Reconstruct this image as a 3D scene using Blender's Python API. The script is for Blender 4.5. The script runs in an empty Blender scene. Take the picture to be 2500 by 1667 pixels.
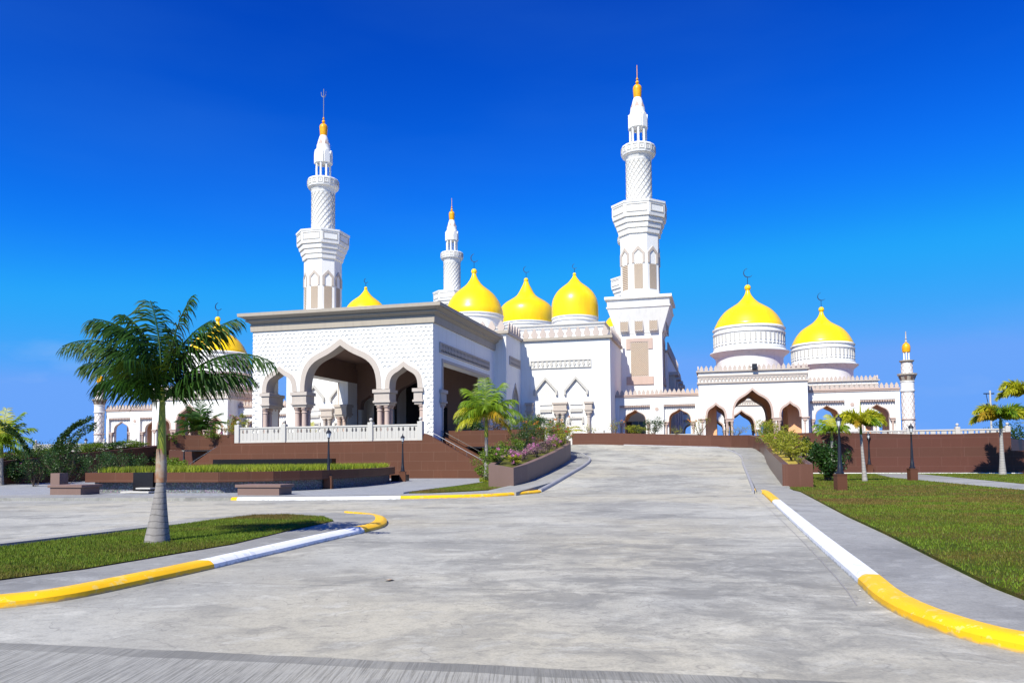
import bpy, bmesh, math, random
import numpy as np
from mathutils import Vector, Matrix
from mathutils.geometry import tessellate_polygon
random.seed(7); R=math.radians
scn=bpy.context.scene; COL=scn.collection
# ------------------------------------------------------------------ survey: camera fitted to the site, building axes u (right) / v (back)
F,TH,RO,CX,CY,PHI,OX,OY,HE=1884.47,.0501,-.0089,1281.68,1019.15,.2452,-7.044,59.28,1.65
cr,sr=math.cos(RO),math.sin(RO); ct,st=math.cos(TH),math.sin(TH); cp,sp=math.cos(PHI),math.sin(PHI)
AX=-7.865
def ray(px,py):
    a2=px-CX; b2=CY-py; a=a2*cr-b2*sr; b=a2*sr+b2*cr
    return (a/F, ct-b/F*st, st+b/F*ct)
def G(px,py,z=0.):
    r=ray(px,py); t=(z-HE)/r[2]; return r[0]*t,r[1]*t
def DY(px,py,Y):
    r=ray(px,py); t=Y/r[1]; return r[0]*t,Y,HE+r[2]*t
def w2b(X,Y):
    x=X-OX; y=Y-OY; return cp*x-sp*y, sp*x+cp*y
def b2w(u,v): return OX+cp*u+sp*v, OY-sp*u+cp*v
def PV(px,py,v):
    r=ray(px,py); o=w2b(0,0); d=w2b(OX+r[0],OY+r[1]); t=(v-o[1])/d[1]; return o[0]+d[0]*t, HE+r[2]*t
def H(u,v):
    """height of the drive that climbs to the terrace"""
    def lin(t): return t*(2.6-.077*(max(u,11)-11))
    t=(v+22)/37.
    if t<=0: return 0.
    if v<=0: return lin(t)
    far=2.62-max(0,u-11)*.04; k=min(1,(v/10.))**1.3; h0=lin(22/37.)
    h=h0*(1-k)+far*k
    if u<9:
        q=min(1,(9-u)/5.); h=h*(1-q)+2.62*q
    return h
# ------------------------------------------------------------------ materials
MATS={}
def mat(name,col,rough=.8,spec=.3,noise=0.,nscale=3.,col2=None,bump=0.,bscale=20.,metal=0.,coat=0.,detail=4):
    m=bpy.data.materials.new(name); m.use_nodes=True; N=m.node_tree; n=N.nodes; L=N.links; b=n['Principled BSDF']
    b.inputs['Base Color'].default_value=(*col,1); b.inputs['Roughness'].default_value=rough
    b.inputs['Specular IOR Level'].default_value=spec; b.inputs['Metallic'].default_value=metal; b.inputs['Coat Weight'].default_value=coat
    tc=n.new('ShaderNodeTexCoord')
    if noise or col2:
        t=n.new('ShaderNodeTexNoise'); t.inputs['Scale'].default_value=nscale; t.inputs['Detail'].default_value=detail
        L.new(tc.outputs['Object'],t.inputs['Vector'])
        cr_=n.new('ShaderNodeValToRGB'); cr_.color_ramp.elements[0].position=.35; cr_.color_ramp.elements[1].position=.65
        c2=col2 if col2 else tuple(c*(1-noise) for c in col)
        cr_.color_ramp.elements[0].color=(*c2,1); cr_.color_ramp.elements[1].color=(*col,1)
        L.new(t.outputs['Fac'],cr_.inputs['Fac']); L.new(cr_.outputs['Color'],b.inputs['Base Color'])
    if bump:
        t=n.new('ShaderNodeTexNoise'); t.inputs['Scale'].default_value=bscale; t.inputs['Detail'].default_value=5
        L.new(tc.outputs['Object'],t.inputs['Vector'])
        bp=n.new('ShaderNodeBump'); bp.inputs['Strength'].default_value=bump; bp.inputs['Distance'].default_value=.02
        L.new(t.outputs['Fac'],bp.inputs['Height']); L.new(bp.outputs['Normal'],b.inputs['Normal'])
    MATS[name]=m; return m
def nd(m,typ,**kw):
    x=m.node_tree.nodes.new(typ)
    for k,v in kw.items():
        if k in ('operation','blend_type','data_type','wave_type','feature'): setattr(x,k,v)
    return x
def math_(m,op,a,b=None,c=None):
    x=m.node_tree.nodes.new('ShaderNodeMath'); x.operation=op
    for i,q in enumerate((a,b,c)):
        if q is None: continue
        if isinstance(q,(int,float)): x.inputs[i].default_value=q
        else: m.node_tree.links.new(q,x.inputs[i])
    return x.outputs[0]
def mixc(m,f,a,b,bt='MIX'):
    x=m.node_tree.nodes.new('ShaderNodeMix'); x.data_type='RGBA'; x.blend_type=bt
    for i,q in ((0,f),(6,a),(7,b)):
        if isinstance(q,(int,float)): x.inputs[i].default_value=q
        elif isinstance(q,tuple): x.inputs[i].default_value=(*q,1)
        else: m.node_tree.links.new(q,x.inputs[i])
    return x.outputs[2]
def noise_(m,vec,scale,detail=4,rough=.55):
    x=m.node_tree.nodes.new('ShaderNodeTexNoise'); x.inputs['Scale'].default_value=scale; x.inputs['Detail'].default_value=detail; x.inputs['Roughness'].default_value=rough
    m.node_tree.links.new(vec,x.inputs['Vector']); return x.outputs['Fac']
def ramp_(m,f,stops):
    x=m.node_tree.nodes.new('ShaderNodeValToRGB'); e=x.color_ramp.elements
    while len(e)<len(stops): e.new(.5)
    for i,(p,c) in enumerate(stops):
        e[i].position=p; e[i].color=(*c,1) if isinstance(c,tuple) else (c,c,c,1)
    m.node_tree.links.new(f,x.inputs['Fac']); return x.outputs['Color']
def mapv(m,vec,scale=(1,1,1),rot=0.,loc=(0,0,0)):
    x=m.node_tree.nodes.new('ShaderNodeMapping'); x.inputs['Scale'].default_value=scale; x.inputs['Rotation'].default_value=(0,0,rot); x.inputs['Location'].default_value=loc
    m.node_tree.links.new(vec,x.inputs['Vector']); return x.outputs[0]
def objc(m): return m.node_tree.nodes.new('ShaderNodeTexCoord').outputs['Object']
def geo(m): return m.node_tree.nodes.new('ShaderNodeNewGeometry').outputs['Position']
def bset(m,col=None,height=None,dist=.02,stren=.5,rough=None):
    b=m.node_tree.nodes['Principled BSDF']; L=m.node_tree.links
    if col is not None: L.new(col,b.inputs['Base Color'])
    if rough is not None: L.new(rough,b.inputs['Roughness'])
    if height is not None:
        bp=m.node_tree.nodes.new('ShaderNodeBump'); bp.inputs['Strength'].default_value=stren; bp.inputs['Distance'].default_value=dist
        L.new(height,bp.inputs['Height']); L.new(bp.outputs['Normal'],b.inputs['Normal'])
def stained(name,col,dirt,amt=.35,rough=.85):
    """painted render with faint rain streaks and blotches"""
    m=mat(name,col,rough,.25); o=objc(m)
    s=noise_(m,mapv(m,o,(2.2,2.2,.18)),1.6,5); b=noise_(m,o,.35,3)
    f=math_(m,'MULTIPLY',math_(m,'SMOOTH_MIN',math_(m,'MULTIPLY',math_(m,'SUBTRACT',s,.5),3.2),1.,.1),amt)
    f=math_(m,'MAXIMUM',math_(m,'MULTIPLY',f,math_(m,'MULTIPLY',b,2.)),0.)
    bset(m,mixc(m,f,col,dirt),noise_(m,o,14,5),.004,.25); return m
WHITE=stained('white_render',(.79,.79,.775),(.50,.48,.43),.34)
TRIM=stained('beige_trim_paint',(.48,.425,.38),(.34,.29,.26),.3)
TRIM2=stained('pink_trim_paint',(.50,.385,.335),(.36,.27,.23),.3)
CORN=stained('taupe_cornice_paint',(.40,.355,.30),(.26,.23,.20),.4)
MERL=stained('pale_pink_battlement_paint',(.50,.43,.385),(.38,.31,.27),.3)
STONE=stained('pale_cast_stone',(.50,.485,.455),(.34,.32,.29),.4)
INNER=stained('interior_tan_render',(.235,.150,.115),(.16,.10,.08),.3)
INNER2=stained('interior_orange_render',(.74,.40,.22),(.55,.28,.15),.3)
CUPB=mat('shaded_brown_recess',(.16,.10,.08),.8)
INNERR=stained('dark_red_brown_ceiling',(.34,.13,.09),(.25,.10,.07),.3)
DARK=mat('dark_opening',(.012,.010,.012),.6)
GLASS=mat('dark_window_glass',(.02,.025,.035),.08,.5)
METAL=mat('dark_blue_metal',(.03,.05,.11),.4,.5,metal=.6)
STEEL=mat('brushed_steel',(.22,.23,.26),.5,.4,metal=.6)
LAMPB=mat('black_lamp_paint',(.012,.014,.022),.4,.5,bump=.15,bscale=60)
LGLASS=mat('lamp_frosted_glass',(.62,.66,.70),.25,.5)
GRAN=mat('black_granite',(.012,.010,.010),.3,.5,noise=.5,nscale=30)
def dome_mat():
    m=mat('yellow_dome_paint',(.94,.60,.003),.36,.35,coat=.25); o=objc(m)
    a=noise_(m,mapv(m,o,(1,1,.25)),1.1,4); c=mixc(m,ramp_(m,a,((.35,0.),(.75,1.))),(.95,.63,.003),(.90,.52,.004))
    bset(m,c,noise_(m,o,2.2,3),.02,.12); m.node_tree.nodes['Principled BSDF'].inputs['Coat Roughness'].default_value=.22; return m
YEL=dome_mat()
YBULB=mat('amber_bulb_paint',(.90,.42,.004),.4,.4,noise=.25,nscale=4)
def tile_mat(name,c1,c2,mortar,w=1.2,h=.6,ms=.012,rough=.38,skew=0.):
    m=mat(name,c1,rough,.22); o=objc(m)
    s=m.node_tree.nodes.new('ShaderNodeSeparateXYZ'); m.node_tree.links.new(o,s.inputs[0])
    cb=m.node_tree.nodes.new('ShaderNodeCombineXYZ'); m.node_tree.links.new(math_(m,'ADD',s.outputs[0],s.outputs[1]),cb.inputs[0]); m.node_tree.links.new(s.outputs[2],cb.inputs[1])
    br=m.node_tree.nodes.new('ShaderNodeTexBrick'); m.node_tree.links.new(cb.outputs[0],br.inputs['Vector'])
    br.inputs['Scale'].default_value=1; br.inputs['Brick Width'].default_value=w; br.inputs['Row Height'].default_value=h; br.inputs['Mortar Size'].default_value=ms
    br.inputs['Color1'].default_value=(*c1,1); br.inputs['Color2'].default_value=(*c2,1); br.inputs['Mortar'].default_value=(*mortar,1); br.inputs['Bias'].default_value=-.1
    n1=noise_(m,o,.6,4); n2=noise_(m,mapv(m,o,(3,3,.3)),2.0,5)
    c=mixc(m,math_(m,'MULTIPLY',n1,.55),br.outputs['Color'],tuple(x*.6 for x in c1))
    c=mixc(m,ramp_(m,n2,((.60,0.),(.80,.18))),c,tuple(min(1,x*2.4+.04) for x in c1))
    c=mixc(m,math_(m,'MULTIPLY',noise_(m,o,60,2),.35),c,tuple(x*1.7 for x in c1))
    bset(m,c,br.outputs['Fac'],.006,-.4); return m
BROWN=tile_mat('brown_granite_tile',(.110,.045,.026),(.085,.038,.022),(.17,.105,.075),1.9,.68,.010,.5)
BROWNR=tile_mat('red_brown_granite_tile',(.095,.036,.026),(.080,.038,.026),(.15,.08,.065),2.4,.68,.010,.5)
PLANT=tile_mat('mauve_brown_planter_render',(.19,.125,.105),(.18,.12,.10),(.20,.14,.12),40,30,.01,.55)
BROWNS=tile_mat('smooth_brown_planter_tile',(.120,.055,.038),(.110,.052,.036),(.17,.09,.07),2.4,3.,.01,.32)
def lattice_mat(name,c,hole,k,relief=.02):
    m=mat(name,c,.8,.2); o=objc(m); s=m.node_tree.nodes.new('ShaderNodeSeparateXYZ'); m.node_tree.links.new(o,s.inputs[0])
    a=math_(m,'ADD',s.outputs[0],s.outputs[1])
    p=math_(m,'ABSOLUTE',math_(m,'SINE',math_(m,'MULTIPLY',math_(m,'ADD',a,s.outputs[2]),k)))
    q=math_(m,'ABSOLUTE',math_(m,'SINE',math_(m,'MULTIPLY',math_(m,'SUBTRACT',a,s.outputs[2]),k)))
    f=math_(m,'MULTIPLY',p,q); fr=ramp_(m,f,((.35,0.),(.55,1.)))
    bset(m,mixc(m,fr,c,hole),math_(m,'SUBTRACT',1.,fr),relief,.8); return m
LATT=lattice_mat('tan_lattice_screen',(.60,.50,.40),(.16,.12,.09),15.)
LATW=lattice_mat('white_lattice_screen',(.80,.79,.77),(.50,.48,.46),19.)
LATD=lattice_mat('shaded_lattice_screen',(.52,.44,.36),(.14,.11,.09),15.)
# concrete ------------------------------------------------------------
def concrete(name,lo,hi,warm,streak=1.,road=False):
    m=mat(name,hi,.85,.25); o=geo(m)
    warp=m.node_tree.nodes.new('ShaderNodeVectorMath'); warp.operation='MULTIPLY_ADD'; wn=m.node_tree.nodes.new('ShaderNodeTexNoise'); wn.inputs['Scale'].default_value=.6; wn.inputs['Detail'].default_value=4
    m.node_tree.links.new(o,wn.inputs['Vector']); m.node_tree.links.new(wn.outputs['Color'],warp.inputs[0]); warp.inputs[1].default_value=(1.4,1.4,0); m.node_tree.links.new(o,warp.inputs[2]); q=warp.outputs[0]
    big=noise_(m,mapv(m,q,(.16,.14,1),-.05),1.0,4,.6); med=noise_(m,mapv(m,q,(.55,.60,1),-.06),1.0,7,.68); fine=noise_(m,o,34,4,.7)
    med2=noise_(m,mapv(m,q,(1.3,1.7,1),-.05,(3,8,0)),1.3,6,.7); fl2=noise_(m,mapv(m,o,(5,6,1),0,(1,1,0)),1.3,5,.7)
    c=mixc(m,ramp_(m,big,((.38,0.),(.60,1.))),lo,hi)
    c=mixc(m,math_(m,'MULTIPLY',ramp_(m,noise_(m,mapv(m,o,(.12,.12,1),.3,(5,2,0)),1.,3),((.44,0.),(.60,1.))),.7),c,warm)
    c=mixc(m,math_(m,'MULTIPLY',ramp_(m,med,((.50,0.),(.66,1.))),.62*streak),c,tuple(x*.68 for x in lo))
    c=mixc(m,math_(m,'MULTIPLY',ramp_(m,med2,((.53,0.),(.66,1.))),.45*streak),c,tuple(min(1,x*1.28) for x in hi))
    c=mixc(m,math_(m,'MULTIPLY',ramp_(m,fl2,((.50,0.),(.66,1.))),.30*streak),c,tuple(x*.55 for x in lo))
    c=mixc(m,math_(m,'MULTIPLY',ramp_(m,fine,((.35,1.),(.55,0.))),.30),c,tuple(x*.5 for x in lo))
    if road:
        cr2=noise_(m,mapv(m,q,(.8,.9,1),0,(11,3,0)),1.3,8,.72); ds=m.node_tree.nodes.new('ShaderNodeVectorMath'); ds.operation='DISTANCE'; m.node_tree.links.new(mapv(m,o,(1,.62,0)),ds.inputs[0]); ds.inputs[1].default_value=(2.0,6.6,0)
        mk=ramp_(m,math_(m,'MULTIPLY',ds.outputs['Value'],.2),((.25,1.),(1.,.18)))
        c=mixc(m,math_(m,'MULTIPLY',math_(m,'MULTIPLY',ramp_(m,cr2,((.44,0.),(.58,1.))),mk),.72),c,tuple(x*.62 for x in lo))
        ck=noise_(m,mapv(m,q,(.7,.7,1),0,(21,9,0)),1.0,3,.5); ck=math_(m,'ABSOLUTE',math_(m,'SUBTRACT',ck,.5)); c=mixc(m,math_(m,'MULTIPLY',ramp_(m,ck,((.0,1.),(.0035,0.))),.35),c,(.12,.115,.11))
    sp_=noise_(m,mapv(m,o,(2.5,3,1),0,(9,1,0)),2.3,2); c=mixc(m,ramp_(m,sp_,((.755,0.),(.78,.8))),c,(.10,.09,.085))
    hgt=math_(m,'ADD',math_(m,'MULTIPLY',fine,.35),math_(m,'MULTIPLY',med2,.65))
    if road:
        s=m.node_tree.nodes.new('ShaderNodeSeparateXYZ'); m.node_tree.links.new(o,s.inputs[0]); x,y=s.outputs[0],s.outputs[1]
        wob=math_(m,'MULTIPLY',math_(m,'SUBTRACT',noise_(m,o,1.3,4),.5),.10)
        def line(x0,y0,x1,y1,w,d=.75,lo_=-99,hi_=99):
            nonlocal c
            k=(y1-y0)/(x1-x0); dd=math_(m,'ABSOLUTE',math_(m,'SUBTRACT',math_(m,'ADD',y,wob),math_(m,'ADD',math_(m,'MULTIPLY',x,k),y0-k*x0)))
            g=math_(m,'MULTIPLY',math_(m,'LESS_THAN',dd,w),ramp_(m,noise_(m,o,2.1,4),((.42,.15),(.56,d))))
            g=math_(m,'MULTIPLY',g,math_(m,'GREATER_THAN',x,lo_)); c=mixc(m,g,c,(.07,.065,.06))
        line(-3.37,15.31,3.78,14.13,.020); line(-3.97,10.41,2.93,9.07,.012); line(-3.4,24.2,9,22.2,.035,.35); line(-3,19.5,7,17.6,.022,.3)
        # broom-finished older slab nearest the viewer
        k=(5.73-6.70)/(1.96+2.76); e=math_(m,'SUBTRACT',math_(m,'ADD',y,wob),math_(m,'ADD',math_(m,'MULTIPLY',x,k),6.70+2.76*k))
        near=math_(m,'LESS_THAN',e,0.); band=math_(m,'LESS_THAN',math_(m,'ABSOLUTE',math_(m,'ADD',e,.10)),.12)
        br=noise_(m,mapv(m,o,(46,1.2,1),R(-38)),1.,5,.75)
        bc=mixc(m,ramp_(m,br,((.40,1.),(.54,0.))),tuple(q*1.15 for q in lo),tuple(q*.45 for q in lo)); c=mixc(m,math_(m,'MULTIPLY',near,.72),c,bc)
        c=mixc(m,math_(m,'MULTIPLY',band,ramp_(m,noise_(m,o,1.1,3),((.3,.25),(.6,.75)))),c,tuple(q*.55 for q in lo))
        hgt=math_(m,'ADD',hgt,math_(m,'MULTIPLY',near,math_(m,'MULTIPLY',br,2.2)))
    bset(m,c,hgt,.006,.55); return m
ROAD=concrete('old_concrete_road',(.285,.282,.255),(.475,.465,.405),(.49,.45,.34),1.15,True)
WALK=concrete('concrete_walkway',(.235,.235,.225),(.345,.345,.325),(.34,.33,.29),1.)
PAVE=tile_mat('grey_plaza_pavers',(.30,.32,.35),(.27,.29,.32),(.17,.18,.20),.4,.2,.02,.8)
def paver():
    m=mat('blue_grey_pavers',(.3,.32,.35),.8); o=geo(m); br=m.node_tree.nodes.new('ShaderNodeTexBrick'); m.node_tree.links.new(mapv(m,o,(1,1,1),.25),br.inputs['Vector'])
    br.inputs['Scale'].default_value=1; br.inputs['Brick Width'].default_value=.45; br.inputs['Row Height'].default_value=.3; br.inputs['Mortar Size'].default_value=.025
    br.inputs['Color1'].default_value=(.31,.33,.35,1); br.inputs['Color2'].default_value=(.25,.265,.29,1); br.inputs['Mortar'].default_value=(.14,.145,.16,1)
    c=mixc(m,math_(m,'MULTIPLY',noise_(m,o,.4,4),.6),br.outputs['Color'],(.36,.36,.355)); bset(m,c,br.outputs['Fac'],.006,-.4); return m
PAVE=paver()
def kerbpaint(name,col,chip):
    m=mat(name,col,.55,.35); o=geo(m)
    a=noise_(m,o,5.5,5,.6); b=noise_(m,o,1.3,2); c=mixc(m,ramp_(m,a,((.575,0.),(.60,1.))),col,chip)
    c=mixc(m,math_(m,'MULTIPLY',ramp_(m,b,((.4,0.),(.7,1.))),.35),c,tuple(x*.72 for x in col)); c=mixc(m,ramp_(m,noise_(m,o,30,3),((.66,0.),(.72,.5))),c,tuple(x*.5 for x in col))
    s=m.node_tree.nodes.new('ShaderNodeSeparateXYZ'); m.node_tree.links.new(o,s.inputs[0])
    dz=ramp_(m,math_(m,'ADD',math_(m,'MULTIPLY',s.outputs[2],9.),math_(m,'MULTIPLY',noise_(m,o,7,4),.75)),((.42,.75),(.68,0.))); c=mixc(m,dz,c,(.24,.22,.19))
    bset(m,c,a,.01,.5); return m
kb_=1
KY=kerbpaint('yellow_kerb_paint',(.90,.50,.004),(.78,.55,.12)); KW=kerbpaint('white_kerb_paint',(.80,.81,.82),(.62,.65,.68)); KG=kerbpaint('bare_grey_kerb',(.33,.33,.34),(.26,.26,.28))
def lawnmat():
    m=mat('lawn_soil_and_thatch',(.08,.1,.01),.95,.1); o=geo(m)
    a=noise_(m,mapv(m,o,(.25,.5,1)),1.2,4); b=noise_(m,o,6,5,.7); c=noise_(m,o,55,3,.8)
    x=mixc(m,ramp_(m,a,((.38,0.),(.62,1.))),(.095,.13,.010),(.20,.16,.022)); x=mixc(m,math_(m,'MULTIPLY',ramp_(m,b,((.40,1.),(.62,0.))),.6),x,(.045,.06,.008))
    x=mixc(m,math_(m,'MULTIPLY',ramp_(m,noise_(m,mapv(m,o,(.3,.9,1),0,(4,0,0)),1.6,4),((.56,0.),(.68,1.))),.65),x,(.19,.10,.045))
    x=mixc(m,ramp_(m,c,((.35,.7),(.6,0.))),x,(.02,.03,.004)); bset(m,x,c,.03,.9); return m
LAWN=lawnmat()
def leafmat(name,c1,c2,rough=.5,trans=.25,sc=3.,spec=.35):
    m=mat(name,c1,rough,spec); g=m.node_tree.nodes.new('ShaderNodeNewGeometry'); r_=g.outputs['Random Per Island']
    c=mixc(m,r_,c1,c2); L=m.node_tree.links; b=m.node_tree.nodes['Principled BSDF']; L.new(c,b.inputs['Base Color'])
    if trans:
        tb=m.node_tree.nodes.new('ShaderNodeBsdfTranslucent'); L.new(mixc(m,.5,c,(.25,.35,.02)),tb.inputs['Color'])
        mx=m.node_tree.nodes.new('ShaderNodeMixShader'); mx.inputs[0].default_value=trans; L.new(b.outputs[0],mx.inputs[1]); L.new(tb.outputs[0],mx.inputs[2])
        L.new(mx.outputs[0],m.node_tree.nodes['Material Output'].inputs['Surface'])
    return m
GRASS=leafmat('grass_blades',(.10,.17,.006),(.26,.27,.02),.6,.25)
GRASSD=leafmat('dry_grass_blades',(.22,.20,.025),(.10,.14,.01),.6,.2)
def grassmat(name,g1,g2,dry):
    m=leafmat(name,g1,g2,.65,.15); N_=m.node_tree; b=N_.nodes['Principled BSDF']; src=b.inputs['Base Color'].links[0].from_socket; o=geo(m)
    s_=m.node_tree.nodes.new('ShaderNodeSeparateXYZ'); m.node_tree.links.new(o,s_.inputs[0]); bd=math_(m,'MULTIPLY',ramp_(m,math_(m,'DIVIDE',s_.outputs[1],40.),((.42,0.),(.60,1.),(.80,1.),(.95,.1))),.14)
    f=ramp_(m,math_(m,'ADD',noise_(m,mapv(m,o,(.30,.55,1),0,(4,0,0)),1.3,5,.65),bd),((.55,0.),(.67,1.))); f2=ramp_(m,noise_(m,mapv(m,o,(1,1.6,1)),1.9,4,.7),((.48,0.),(.66,1.)))
    c=mixc(m,math_(m,'MULTIPLY',f,.80),src,dry); c=mixc(m,math_(m,'MULTIPLY',f2,.5),c,tuple(x*.35 for x in g1))
    N_.links.new(c,b.inputs['Base Color']); return m
GRASS=grassmat('grass_blades',(.075,.145,.006),(.18,.25,.014),(.20,.115,.035)); GRASSD=grassmat('dry_grass_blades',(.17,.16,.02),(.08,.10,.01),(.16,.085,.03))
GRASST=leafmat('tall_yellow_green_grass',(.22,.30,.012),(.36,.38,.03),.6,.3)
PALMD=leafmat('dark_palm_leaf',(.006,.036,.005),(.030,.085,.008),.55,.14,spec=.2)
PALMM=leafmat('green_palm_leaf',(.07,.17,.008),(.24,.33,.015),.42,.3)
PALMY=leafmat('yellow_palm_leaf',(.32,.36,.012),(.55,.50,.03),.45,.35)
PALMO=leafmat('dying_orange_palm_leaf',(.55,.33,.02),(.35,.28,.03),.5,.3)
PALMB=leafmat('dead_brown_palm_leaf',(.20,.12,.07),(.10,.06,.035),.8,.1)
LEAF=leafmat('bush_leaf_green',(.05,.12,.008),(.17,.24,.012),.45,.25)
LEAFY=leafmat('bush_leaf_yellow_green',(.20,.25,.012),(.36,.33,.03),.5,.3)
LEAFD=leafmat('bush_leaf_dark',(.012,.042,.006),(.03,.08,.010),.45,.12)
TWIG=mat('twig_bark',(.16,.12,.09),.9,.1,noise=.4,nscale=12)
PINK=leafmat('pink_bracts',(.55,.10,.35),(.72,.28,.55),.6,.3); ORNG=leafmat('orange_bracts',(.85,.22,.03),(.9,.42,.10),.6,.3)
MAUVE=leafmat('dusty_mauve_bracts',(.34,.20,.24),(.22,.13,.13),.7,.2); RED=leafmat('red_bracts',(.6,.01,.03),(.7,.05,.12),.6,.3)
def trunkmat(name,c1,c2,rings=9.,bot=(.45,.42,.38)):
    m=mat(name,c1,.85,.2); o=objc(m); s=m.node_tree.nodes.new('ShaderNodeSeparateXYZ'); m.node_tree.links.new(o,s.inputs[0])
    w=math_(m,'ADD',math_(m,'MULTIPLY',s.outputs[2],rings),math_(m,'MULTIPLY',noise_(m,o,2.5,3),1.3)); rr=math_(m,'FRACT',w)
    f=ramp_(m,rr,((.0,1.),(.16,0.),(.9,0.),(1.,.8))); c=mixc(m,f,mixc(m,noise_(m,mapv(m,o,(4,4,1)),3,5),c1,c2),tuple(x*.35 for x in c1))
    bset(m,c,math_(m,'ADD',rr,noise_(m,o,25,4)),.01,.5); return m
TRK=trunkmat('ringed_grey_palm_bark',(.34,.32,.31),(.20,.185,.175)); TRKL=trunkmat('pale_grey_palm_bark',(.42,.40,.39),(.30,.28,.26),6.)
SHEATH=mat('green_crownshaft',(.14,.20,.02),.45,.4,col2=(.30,.30,.03),nscale=2.2); SHEATHR=mat('rusty_crownshaft_base',(.30,.13,.06),.8,.2,col2=(.36,.32,.26),nscale=5)
SOIL=mat('dark_planting_soil',(.05,.045,.02),.95,.1,col2=(.12,.13,.02),nscale=4,bump=.6,bscale=18)
MULCH=mat('dry_straw_mulch',(.55,.42,.08),.9,.1,col2=(.22,.17,.03),nscale=14,bump=.8,bscale=30)
def pebble():
    m=mat('washed_pebble_wall',(.2,.2,.22),.7,.3); o=objc(m); v=m.node_tree.nodes.new('ShaderNodeTexVoronoi'); v.inputs['Scale'].default_value=13; m.node_tree.links.new(o,v.inputs['Vector'])
    c=ramp_(m,v.outputs['Distance'],((.1,(.34,.35,.38)),(.45,(.16,.165,.19)),(.65,(.03,.03,.035)))); c=mixc(m,.55,c,v.outputs['Color'],'MULTIPLY'); c=mixc(m,.35,c,(.26,.27,.30))
    bset(m,c,v.outputs['Distance'],.03,-.8); return m
PEB=pebble()
GROUND=mat('distant_dry_ground',(.14,.15,.07),.95,.1,col2=(.22,.20,.12),nscale=.05)
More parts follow.
